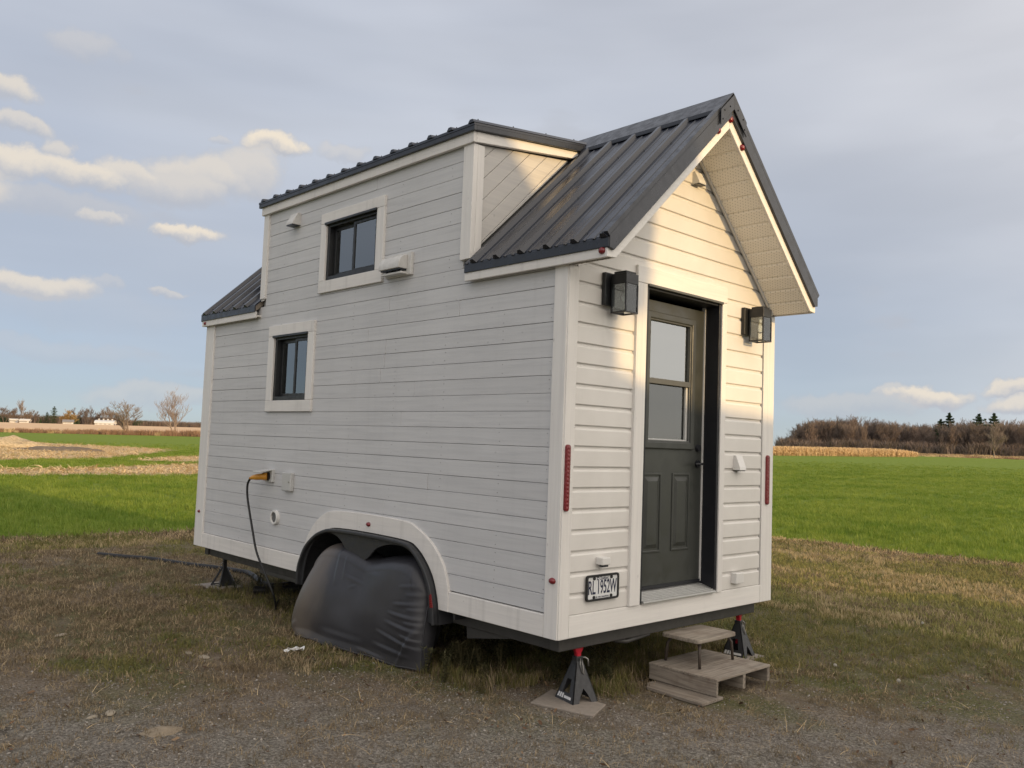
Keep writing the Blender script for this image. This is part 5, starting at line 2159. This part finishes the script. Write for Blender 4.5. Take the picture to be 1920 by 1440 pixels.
def mound(name, x, y, rx, ry, h, label, mat):
    V, F = [], []
    R_, S_ = 8, 28
    V.append((x, y, gz(x, y) + h))
    for i in range(1, R_ + 1):
        t = i / R_
        for k in range(S_):
            a = 2 * math.pi * k / S_
            q = 1 + .22 * mnoise.noise((math.cos(a) * 1.4 + x, math.sin(a) * 1.4, y))
            X, Y = x + rx * t * q * math.cos(a), y + ry * t * q * math.sin(a)
            V.append((X, Y, gz(X, Y) + h * (math.cos(t * math.pi) * .5 + .5) * (1 + .5 * mnoise.noise((X * 14, Y * 14, 2))) - (.012 if i == R_ else 0) + .004 * mnoise.noise((X * 40, Y * 40, 1))))
    for k in range(S_):
        F.append((0, 1 + k, 1 + (k + 1) % S_))
        for i in range(R_ - 1):
            a = 1 + i * S_
            F.append((a + k, a + S_ + k, a + S_ + (k + 1) % S_, a + (k + 1) % S_))
    me = bpy.data.meshes.new(name)
    me.from_pydata(V, [], F)
    return tag(link(name, me, mat, None, True), label, 'mound')


mound('sand_mound', -1.94, 1.137, .13, .10, .022, 'small pale heap of sandy soil on the gravel', M_SAND)
# crumpled white paper
V, F = [], []
rp = random.Random(3)
for i in range(6):
    for j in range(5):
        V.append((-.514 + (i - 2.5) * .028 + rp.uniform(-.012, .012), 2.235 + (j - 2) * .018 + rp.uniform(-.01, .01), gz(-.51, 2.23) + .012 + rp.uniform(0, .03)))
for i in range(5):
    for j in range(4):
        if rp.random() < .8:
            F.append((i * 5 + j, i * 5 + j + 1, i * 5 + j + 6, i * 5 + j + 5))
me = bpy.data.meshes.new('paper_scrap')
me.from_pydata(V, [], F)
tag(link('paper_scrap', me, M_WHITE_PL), 'torn white paper scrap on the grass by the wheel cover', 'paper')
# dandelion clocks
M_FLUFF = simple('dandelion_fluff', (.50, .47, .42), .9, 0, .1, .1, 30)
for (x, y, lb) in ((2.368, -1.102, 'round dandelion seed head on the worn lawn right of the pallet'), (4.769, -.355, 'dandelion seed head far out in the shaded green lawn'),
                   (2.402, -.619, 'dandelion seed head standing near the pallet')):
    t = thing('dandelion', lb, 'dandelion', (x, y, gz(x, y)))
    z0 = gz(x, y)
    MB().tube([(x, y, z0 - .01), (x + .005, y, z0 + .03), (x + .008, y + .004, z0 + .065)], .0022, 5).build('stem', M_WEED, t)
    mb = MB()
    for k in range(150):
        ph = k * 2.39996
        cz_ = 1 - 2 * (k + .5) / 150
        r_ = math.sqrt(1 - cz_ * cz_)
        d = Vector((r_ * math.cos(ph), r_ * math.sin(ph), cz_))
        c0 = Vector((x + .008, y + .004, z0 + .072))
        e1 = d.orthogonal().normalized() * .0028
        e2 = d.cross(e1)
        a = c0 + d * .013
        mb.add([c0 + e1 * .1, c0 - e1 * .1, a + e1, a + e2, a - e1], [(0, 1, 2), (0, 1, 4), (2, 3, 4)])
    mb.build('seed_head', M_FLUFF, t, fixn=False)

# weeds along the trailer and by the jack stand
def weed_proto(seed, h, n=26):
    r_ = random.Random(seed)
    mb = MB()
    for s_ in range(4):
        a = r_.uniform(0, 6.283)
        lean = r_.uniform(.05, .25) * h
        pts = [(0, 0, -.01), (lean * .4 * math.cos(a), lean * .4 * math.sin(a), h * .5), (lean * math.cos(a), lean * math.sin(a), h * r_.uniform(.8, 1.05))]
        mb.tube(pts, [.0025, .002, .001], 3, False)
        for k in range(n):
            t_ = r_.uniform(.12, 1)
            i = 0 if t_ < .5 else 1
            f_ = (t_ - .5 * i) * 2
            p = Vector(pts[i]).lerp(Vector(pts[i + 1]), f_)
            b = r_.uniform(0, 6.283)
            ln = r_.uniform(.02, .045)
            d = Vector((math.cos(b), math.sin(b), r_.uniform(-.2, .7))) * ln
            w = Vector((-math.sin(b), math.cos(b), 0)) * ln * .16
            mb.add([p, p + d * .5 + w, p + d, p + d * .5 - w], [(0, 1, 2, 3)])
    me = bpy.data.meshes.new('weed')
    me.from_pydata([tuple(v_) for v_ in mb.v], [], mb.f)
    me.materials.append(M_WEED)
    return bpy.data.objects.new('weed', me)


X = np.concatenate([RNG.uniform(.02, .75, 46), RNG.uniform(.55, 1.1, 26), RNG.uniform(.1, .9, 40), RNG.uniform(-.1, 2.4, 30)])
Y = np.concatenate([RNG.uniform(.95, 1.30, 46), RNG.uniform(.15, .6, 26), RNG.uniform(3.3, 4.9, 40), RNG.uniform(.3, 1.2, 30)])
n = len(X)
s = RNG.uniform(.5, 1.15, n)
scatter('weeds', [weed_proto(i, .17 + .02 * i) for i in range(4)], np.stack([X, Y, yard_z(X, Y)], -1), rots(n, .12), np.stack([s, s, s], -1), RNG.integers(0, 4, n))
# longer grass along the trailer and jack stand, yellowish
X = np.concatenate([RNG.uniform(-.1, 2.4, 2600), RNG.uniform(.45, 1.15, 350), RNG.uniform(.0, 2.4, 900)])
Y = np.concatenate([RNG.uniform(.05, 1.5, 2600), RNG.uniform(-.05, .55, 350), RNG.uniform(3.0, 5.2, 900)])
ok = ~covered(X, Y) & ~((X < .55) & (Y < .55)) & ~((X > .85) & (X < 1.8) & (Y < .2))
X, Y = X[ok], Y[ok]
n = len(X)
s = RNG.uniform(.45, 1.15, n)
scatter('long_grass', [tuft_mesh('t', M_LAWNGRASS if i < 3 else M_DRYGRASS, 12, .085, .05, .004, .7, 400 + i, .15) for i in range(4)], np.stack([X, Y, yard_z(X, Y)], -1), rots(n, .15), np.stack([s, s, s], -1), RNG.integers(0, 4, n))

# ================================================================== trees
def bare_tree_mesh(seed, h, spread, trunks=1, levels=4, kids_=(5, 5, 4, 3), r0=None, twigw=.03, up=.45, first=.25):
    """tapered trunk, limbs and twigs as thin tubes; returns (trunk MB, crown MB)"""
    r_ = random.Random(seed)
    tr, cr = MB(), MB()
    r0 = r0 or h * .022

    def grow(p, d, ln, rad, lev):
        segs = 4 if lev == 0 else 3
        pts, rs = [p.copy()], [rad]
        q = p.copy()
        dd = d.copy()
        for i in range(segs):
            dd = (dd + Vector((r_.gauss(0, .12), r_.gauss(0, .12), r_.gauss(0, .06) + .05 * lev))).normalized()
            q = q + dd * (ln / segs)
            pts.append(q.copy())
            rs.append(max(rad * (1 - .65 * (i + 1) / segs), twigw * .35))
        (tr if lev == 0 else cr).tube(pts, rs, 6 if lev == 0 else (4 if lev == 1 else 3), False)
        if lev >= levels:
            return
        nk = kids_[min(lev, len(kids_) - 1)]
        for k in range(nk):
            t_ = first + (1 - first) * (k + r_.uniform(.2, .9)) / nk if lev == 0 else r_.uniform(.25, 1.0)
            i = min(int(t_ * segs), segs - 1)
            f_ = t_ * segs - i
            b = pts[i].lerp(pts[i + 1], f_)
            a = r_.uniform(0, 6.283)
            out = Vector((math.cos(a), math.sin(a), 0))
            nd = (dd * r_.uniform(.35, .9) + out * r_.uniform(.55, 1.0) * spread + Vector((0, 0, up * r_.uniform(.3, 1.2)))).normalized()
            grow(b, nd, ln * r_.uniform(.42, .68), max(rs[i] * .55, twigw * .5), lev + 1)
    for k in range(trunks):
        a = k * 6.283 / trunks + r_.uniform(0, 1)
        d = Vector((math.cos(a) * .28, math.sin(a) * .28, 1)) if trunks > 1 else Vector((r_.uniform(-.05, .05), r_.uniform(-.05, .05), 1))
        grow(Vector((math.cos(a) * .3 * (trunks > 1), math.sin(a) * .3 * (trunks > 1), -.3)), d.normalized(), h * r_.uniform(.58, .7), r0 * r_.uniform(.75, 1), 0)
    return tr, cr


def fit_height(tr, cr, h):
    zmax = max(v_[2] for v_ in cr.v)
    for m_ in (tr, cr):
        m_.v = [(v_[0] * h / zmax, v_[1] * h / zmax, v_[2] * h / zmax) for v_ in m_.v]


def ray_ground(px, dist):
    d = pxdir(px, 820)
    hd = Vector((d.x, d.y, 0)).normalized()
    p = Vector((CAM_C.x, CAM_C.y, 0)) + hd * dist
    return p.x, p.y, float(tz(p.x)) + float(ridge(p.y))


def bare_tree(px, dist, h, spread, label, mat, seed, group=None, **kw):
    x, y, z = ray_ground(px, dist)
    tr, cr = bare_tree_mesh(seed, h, spread, **kw)
    fit_height(tr, cr, h)
    t = thing('bare_tree', label, 'tree', (0, 0, 0), 0, group)
    tr.build('trunk', mat, t, fixn=False)
    cr.build('crown', mat, t, fixn=False)
    t.location = (x, y, z)
    return t


def pine_tree(px, dist, h, w, label, seed, group=None, z_base=.12):
    r_ = random.Random(seed)
    x, y, z = ray_ground(px, dist)
    t = thing('pine_tree', label, 'tree', (0, 0, 0), 0, group)
    MB().tube([(0, 0, -.3), (.1, 0, h * .5), (0, .05, h * .97)], [h * .022, h * .014, .04], 6).build('trunk', M_BARK, t, fixn=False)
    mb = MB()
    tiers = 11
    for k in range(tiers):
        f_ = k / (tiers - 1)
        zz = h * (z_base + (1 - z_base) * f_)
        R_ = w / 2 * ((1 - f_) ** .55 * (.7 + .5 * r_.random()) + .08)
        nb = 7
        for b in range(nb):
            a = 6.283 * (b + r_.random()) / nb
            L_ = R_ * r_.uniform(.55, 1.1)
            for c in range(26):
                q = r_.uniform(.12, 1.0)
                p = Vector((math.cos(a) * L_ * q, math.sin(a) * L_ * q, zz + L_ * .22 * q + r_.gauss(0, h * .012)))
                p += Vector((r_.gauss(0, .12), r_.gauss(0, .12), 0)) * L_
                sz = h * r_.uniform(.018, .042)
                e1 = Vector((r_.gauss(0, 1), r_.gauss(0, 1), r_.gauss(0, .6))).normalized() * sz
                e2 = Vector((r_.gauss(0, 1), r_.gauss(0, 1), r_.gauss(0, 1))).normalized() * sz * .45
                mb.add([p - e1, p + e2, p + e1, p - e2], [(0, 1, 2, 3)])
    mb.build('crown', M_PINE, t, fixn=False)
    t.location = (x, y, z)
    return t


bare_tree(325, 225, 12.2, .95, 'tall bare tree with several stems at the far edge of the green field', M_BARK_L, 21, trunks=3, kids_=(6, 5, 5, 3), r0=.26, twigw=.05, up=.55, first=.18)
bare_tree(236, 203, 7.6, 1.35, 'low spreading bare tree leaning over the brown ditch weeds', M_BARK_L, 33, trunks=2, kids_=(6, 6, 5, 3), r0=.24, twigw=.05, up=.25, first=.15)
bare_tree(1864, 214, 8.2, .95, 'single pale bare tree standing in front of the dark wood', M_BARK_L, 47, kids_=(9, 6, 5, 3), r0=.2, twigw=.05, up=.4, first=.22)
# far tree line on the left, 420 m off
for i, (px, h, sp, mt, tk, lb) in enumerate([
        (6, 7.5, .9, M_BARK, 2, 'bare brown tree at the edge of the far farm, beyond the stubble'),
        (23, 6.5, .9, M_BARK, 2, 'small dark bare tree before the tall pale poplar at the far farm'),
        (36, 11.5, .6, M_BARK_L, 1, 'tall pale bare poplar standing above the far white sheds'),
        (52, 6.2, 1.0, M_BARK, 2, 'rounded bare tree between the white shed and the pines'),
        (63, 5.6, 1.0, M_BARK, 2, 'low bare bush tree right of the white shed, far off'),
        (148, 8.2, .9, M_BARK, 2, 'bare grey tree just right of the golden willow'),
        (158, 8.8, .8, M_BARK, 1, 'upright bare tree in the far farm clump behind the barn'),
        (170, 9.2, .8, M_BARK, 1, 'tallest bare tree in the far farm clump behind the barn'),
        (181, 8.4, .9, M_BARK, 2, 'bare tree directly behind the cupola barn'),
        (192, 9.0, .8, M_BARK, 1, 'upright bare tree at the right of the far farm clump'),
        (205, 8.0, .9, M_BARK, 2, 'last bare tree of the clump, right of the cupola barn')]):
    bare_tree(px, 430 + (i % 3) * 12, h, sp, lb, mt, 60 + i, 'bare trees at the far farm', trunks=tk, kids_=(7, 6, 4, 3), r0=.2, twigw=.07, up=.5)
for i, (px, h, w_, lb) in enumerate([(120, 6.4, 3.2, 'bare golden willow at the far farm, left half'), (134, 6.8, 3.6, 'bare golden willow at the far farm, right half')]):
    bare_tree(px, 425, h, 1.2, lb, M_WILLOW, 80 + i, 'golden willows', trunks=2, kids_=(8, 7, 5, 3), r0=.2, twigw=.09, up=.3, first=.1)
pine_tree(98, 428, 7.4, 4.2, 'dark evergreen at the far farm beside the golden willow', 5, 'far evergreens', .05)
pine_tree(85, 432, 5.0, 3.0, 'smaller dark evergreen left of the other one at the far farm', 6, 'far evergreens', .05)
# pines standing above the wood
for i, (px, h, w_, lb) in enumerate([(1780, 12.0, 5.2, 'tall pine rising above the wood, apart from the close pair'), (1764, 10.2, 5.0, 'lower pine against the tall lone pine in the wood'),
                                     (1836, 11.8, 6.6, 'broad dark pine, left of the close pair above the wood'), (1864, 12.0, 6.4, 'broad dark pine above the pale bare tree')]):
    pine_tree(px, 285, h, w_, lb, 90 + i, 'pines in the wood', .3)

# the wood itself, one mass
P_w, prot = [], []
for i in range(7):
    tr, cr = bare_tree_mesh(500 + i, 12, .8, kids_=(9, 7, 5, 3), r0=.15, twigw=.075, up=.75, first=.12)
    fit_height(tr, cr, 12)
    tr.add(cr.v, cr.f)
    me = bpy.data.meshes.new('wood_tree')
    me.from_pydata([tuple(v_) for v_ in tr.v], [], tr.f)
    me.materials.append(M_WOODTWIG)
    prot.append(bpy.data.objects.new('wood_tree', me))
n = 520
px = RNG.uniform(1462, 2350, n)
ds = 270 + RNG.uniform(0, 1, n) ** 1.4 * 75
pp = np.array([ray_ground(a, b) for a, b in zip(px, ds)])
hh = .77 + .05 * np.sin(px * .021) + RNG.normal(0, .055, n)
hh *= np.clip((px - 1440) / 75, .45, 1.0) * (ds / 285)
w_ = hh * RNG.uniform(.85, 1.2, n)
scatter('woodland', prot, pp, np.stack([np.zeros(n), np.zeros(n), RNG.uniform(0, 6.283, n)], -1), np.stack([w_, w_, hh], -1), RNG.integers(0, 7, n))
# undergrowth at the wood's foot
n = 1500
px = RNG.uniform(1462, 2350, n)
ds = 262 + RNG.uniform(0, 1, n) * 40
pp = np.array([ray_ground(a, b) for a, b in zip(px, ds)])
und = [tuft_mesh('t', M_WOODTWIG, 120, 2.6, 1.3, .10, .6, 600 + i) for i in range(3)]
s = RNG.uniform(.6, 1.5, n)
scatter('undergrowth', und, pp, rots(n, .1), np.stack([s, s, s], -1), RNG.integers(0, 3, n))
# pale dry grass between crop and wood
n = 1500
px = RNG.uniform(1440, 2300, n)
ds = RNG.uniform(208, 262, n)
pp = np.array([ray_ground(a, b) for a, b in zip(px, ds)])
s = RNG.uniform(.6, 1.3, n)
scatter('field_margin', [tuft_mesh('t', M_BRUSH if i else M_STRAW, 60, .35, 1.2, .06, .7, 620 + i) for i in range(2)], pp, rots(n, .1), np.stack([s, s, s], -1), RNG.integers(0, 2, n))
# brown weeds along the far edge of the crop, left
n = 1500
u = RNG.uniform(0, 1, n)
X = 2 + 150 * u + RNG.normal(0, .6, n)
Y = 204.5 - 44 * u + RNG.normal(0, 1.2, n)
s = RNG.uniform(.3, 1.0, n) * (.6 + .8 * np.clip((u - .15) * 3, 0, 1))
scatter('ditch_weeds', [tuft_mesh('t', M_BRUSH if i else M_STRAW, 60, 1.1, .8, .07, .5, 640 + i) for i in range(3)], np.stack([X, Y, tz(X) + ridge(Y)], -1), rots(n, .1), np.stack([s, s, s], -1), RNG.choice([0, 1, 2], n, p=[.1, .45, .45]))
# distant brown hedge on the stubble ridge and low wood beyond it
n = 700
px = RNG.uniform(-60, 460, n)
ds = RNG.uniform(455, 480, n)
pp = np.array([ray_ground(a, b) for a, b in zip(px, ds)])
s = RNG.uniform(.6, 1.3, n) * np.where(px > 215, .75, 1)
scatter('far_hedge', [tuft_mesh('t', M_WOODTWIG if i else M_PINE, 130, 3.2, 2.6, .16, .5, 660 + i) for i in range(4)], pp, rots(n, .05), np.stack([s, s, s], -1), RNG.choice([0, 1, 2, 3], n, p=[.12, .3, .3, .28]))

# standing dry corn
V, F = [], []
rc_ = np.random.default_rng(77)
for k in range(5200):
    u = rc_.uniform(0, 1)
    x = 90 + 84.5 * u
    y = 70.2 - 5.4 * u + rc_.uniform(0, 1) ** 1.5 * 9
    z = float(tz(x))
    h = rc_.uniform(1.25, 1.6) * (1 - .35 * max(0, (u - .9) / .1))
    lx, ly = rc_.normal(0, .06, 2)
    a = rc_.uniform(0, 6.283)
    wx, wy = .03 * math.cos(a), .03 * math.sin(a)
    b = len(V)
    V += [(x - wx, y - wy, z), (x + wx, y + wy, z), (x + lx + wx * .5, y + ly + wy * .5, z + h), (x + lx - wx * .5, y + ly - wy * .5, z + h)]
    F.append((b, b + 1, b + 2, b + 3))
    for j in range(6):
        a = rc_.uniform(0, 6.283)
        t_ = rc_.uniform(.2, .95)
        p = np.array([x + lx * t_, y + ly * t_, z + h * t_])
        d = np.array([math.cos(a), math.sin(a), 0]) * rc_.uniform(.25, .5)
        w0 = np.array([-math.sin(a), math.cos(a), .3]) * .055
        m_ = p + d * .5 + np.array([0, 0, .14])
        e_ = p + d + np.array([0, 0, -.25 * rc_.uniform(0, 1)])
        b = len(V)
        V += [tuple(p - w0 * .5), tuple(p + w0 * .5), tuple(m_ + w0), tuple(m_ - w0), tuple(e_)]
        F += [(b, b + 1, b + 2, b + 3), (b + 3, b + 2, b + 4)]
me = bpy.data.meshes.new('standing_corn')
me.from_pydata(V, [], F)
link('standing_corn', me, M_CORN)['kind'] = 'stuff'

# soil and straw heap in the big straw patch
def heap(name, x, y, rx, ry, h, mat, label):
    V, F = [], []
    R_, S_ = 10, 40
    V.append((x, y, float(tz(x)) + h))
    for i in range(1, R_ + 1):
        t = i / R_
        for k in range(S_):
            a = 2 * math.pi * k / S_
            q = 1 + .25 * mnoise.noise((math.cos(a) * 1.3, math.sin(a) * 1.3, x))
            X, Y = x + rx * t * q * math.cos(a), y + ry * t * q * math.sin(a)
            V.append((X, Y, float(tz(X)) + h * (1 - t * t) * (1 + .5 * mnoise.noise((X * .9, Y * .9, 2))) + .12 * mnoise.noise((X * 2.2, Y * 2.2, 5)) - (.3 if i == R_ else 0)))
    for k in range(S_):
        F.append((0, 1 + k, 1 + (k + 1) % S_))
        for i in range(R_ - 1):
            a = 1 + i * S_
            F.append((a + k, a + S_ + k, a + S_ + (k + 1) % S_, a + (k + 1) % S_))
    me = bpy.data.meshes.new(name)
    me.from_pydata(V, [], F)
    return tag(link(name, me, mat, None, True), label, 'heap')


heap('straw_heap', 13.2, 71.5, 3.6, 3.2, .75, M_STRAWG, 'sunlit tan heap of straw at the back of the bare patch')
M_SOIL = simple('dark_soil', (.16, .13, .10), .95, 0, .1, .4, 3, .7, 6)
heap('soil_heap', 14.2, 60.0, 3.2, 1.6, .30, M_SOIL, 'low dark heap of broken soil on the bare straw patch')

# ------------------------------------------------------------------ far farm buildings
M_BARNW = simple('barn_white', (.58, .56, .53), .7, 0, .3, .08, .5)
M_BARNR = simple('barn_roof_pale', (.55, .56, .56), .55, .2, .4, .1, .6)
M_BARNG = simple('barn_roof_grey', (.20, .19, .19), .6, .1, .4, .15, .6)


def barn(name, px, dist, wid, dep, wall, rdg, rot, roofm, label, cupolas=0, round_=False):
    x, y, z = ray_ground(px, dist)
    t = thing(name, label, 'barn')
    hw = wid / 2
    if round_:
        prof = [(hw * math.cos(a), wall + (rdg - wall) * math.sin(a)) for a in np.linspace(0, math.pi, 11)]
    else:
        prof = [(hw, wall), (0, rdg), (-hw, wall)]
    MB().prism([(-hw, -.5), (hw, -.5)] + [(p[0] * .985, p[1] - .03) for p in prof], 1, -dep / 2, dep / 2).build('wall', M_BARNW, t)
    A = [(p[0] * 1.04, p[1] + .02) for p in prof]
    B = [(p[0] * 1.04, p[1] + .20) for p in prof]
    rf = MB().ring(A, B, 1, -dep / 2 - .3, dep / 2 + .3).build('roof', roofm, t)
    for k in range(cupolas):
        yy = -dep * .36 + dep * .72 * k / max(1, cupolas - 1)
        MB().box(-.22, yy - .22, rdg, .22, yy + .22, rdg + .45).prism([(-.32, rdg + .45), (.32, rdg + .45), (0, rdg + .75)], 1, yy - .32, yy + .32).build('cupola', M_BARNW, rf)
    MB().box(-1.2, -dep / 2 - .06, -.3, 1.2, -dep / 2 - .01, min(wall * .9, 2.6)).build('barn_door', M_BARNG, t)
    for s_ in (-1, 1):
        for k in range(4):
            yy = -dep * .36 + dep * .24 * k
            MB().box(s_ * hw * .985 - .04, yy, wall * .45, s_ * hw * .985 + .04, yy + .9, wall * .8).build('window', M_BARNG, t)
    t.location = (x, y, z)
    t.rotation_euler = (0, 0, rot)
    return t


barn('barn', 196, 415, 5.0, 7.5, .7, 2.0, math.radians(58), M_BARNR, 'white barn with a pale curved roof and a row of cupolas', 4, True)
barn('barn', 45, 425, 3.6, 3.6, .9, 1.6, math.radians(60), M_BARNW, 'small white gabled shed right of the long low shed', 0)
barn('barn', 23, 430, 2.6, 3.0, 1.2, 1.6, math.radians(80), M_BARNW, 'tiny low white shed at the far farm left end', 0)
barn('barn', 126, 418, 3.4, 4, .8, 1.8, math.radians(70), M_BARNG, 'small grey roofed shed in front of the golden willow', 0)
# pale barn beside the yard, out of the picture, seen only in the glass of the small window
t = barn('barn', -900, 45, 9, 12, 2.8, 4.6, math.radians(25), M_BARNG, 'pale barn with grey roof mirrored in the small side window', 0)
t.location = (-22, 33, 0)

# ------------------------------------------------------------------ neighbouring farmhouse behind the camera: it casts the shade on the yard
M_CLAP = simple('farmhouse_siding', (.52, .50, .46), .7, 0, .3, .08, 2)
fh = thing('farmhouse', 'pale farmhouse with a low wing casting its shadow over the yard', 'house', (-4, -22, 0))
FY = -20.0
kz = -FY * SUN_TAN
kx = -FY * SUN_AZ
RX = .50 + kx
EXT = .88 + kx
EZB, EZT = 3.15 + kz, 3.56 + kz
LXF = RX - 10.0
MXF = (RX + LXF) / 2
rz = EZT + 1.15
MB().box(LXF, FY - 3.6, 0, RX, FY - .05, EZB + .2).build('wall', M_CLAP, fh)
hx = EXT - 1.15
rf = MB().prism([(EXT, EZB), (EXT, EZT), (hx, rz), (2 * MXF - hx, rz), (2 * MXF - EXT, EZT), (2 * MXF - EXT, EZB)], 1, FY - 3.8, FY).build('roof', M_BARNG, fh)
MB().box(MXF - 2, FY - 2.4, rz - 2.2, MXF - 1.2, FY - 1.6, rz + .6).build('chimney', M_STONE, rf)
for (x, z) in ((-7, 1), (-3.4, 1), (-7, 4), (-3.4, 4), (-.9, 4)):
    w = MB().box(x, FY - .05, z, x + 1, FY - .01, z + 1.4).build('window', M_BARNG, fh)
    MB().box(x + .08, FY - .01, z + .08, x + .92, FY + .005, z + 1.32).build('pane', M_PANE, w)
dr_ = MB().box(-1.2, FY - .05, 0, -.2, FY - .005, 2.1).build('door', M_BARNG, fh)
MB().disc((-1.1, FY - .005, 1.0), 1, .03, .04, 10).build('handle', M_STEEL, dr_)
wz = [(.58, 2.16), (.75, 2.09), (1.93, 1.965), (3.6, 1.86)]
MB().prism([(RX, 0), (3.6 + kx, 0)] + [(a + kx, b + kz - .06) for a, b in reversed(wz)] + [(RX, 2.16 + kz - .06)], 1, FY - 3.0, FY - .2).build('wing', M_CLAP, fh)
MB().ring([(RX, 2.16 + kz - .1)] + [(a + kx, b + kz - .1) for a, b in wz], [(RX, 2.16 + kz)] + [(a + kx, b + kz) for a, b in wz], 1, FY - 3.2, FY).build('wing_roof', M_BARNG, fh)
MB().prism([(3.6 + kx, 0), (9.6, 0), (9.6, 2.3), (3.6 + kx, 1.06 + kz)], 1, FY - 3.0, FY).build('lean_to', M_CLAP, fh)
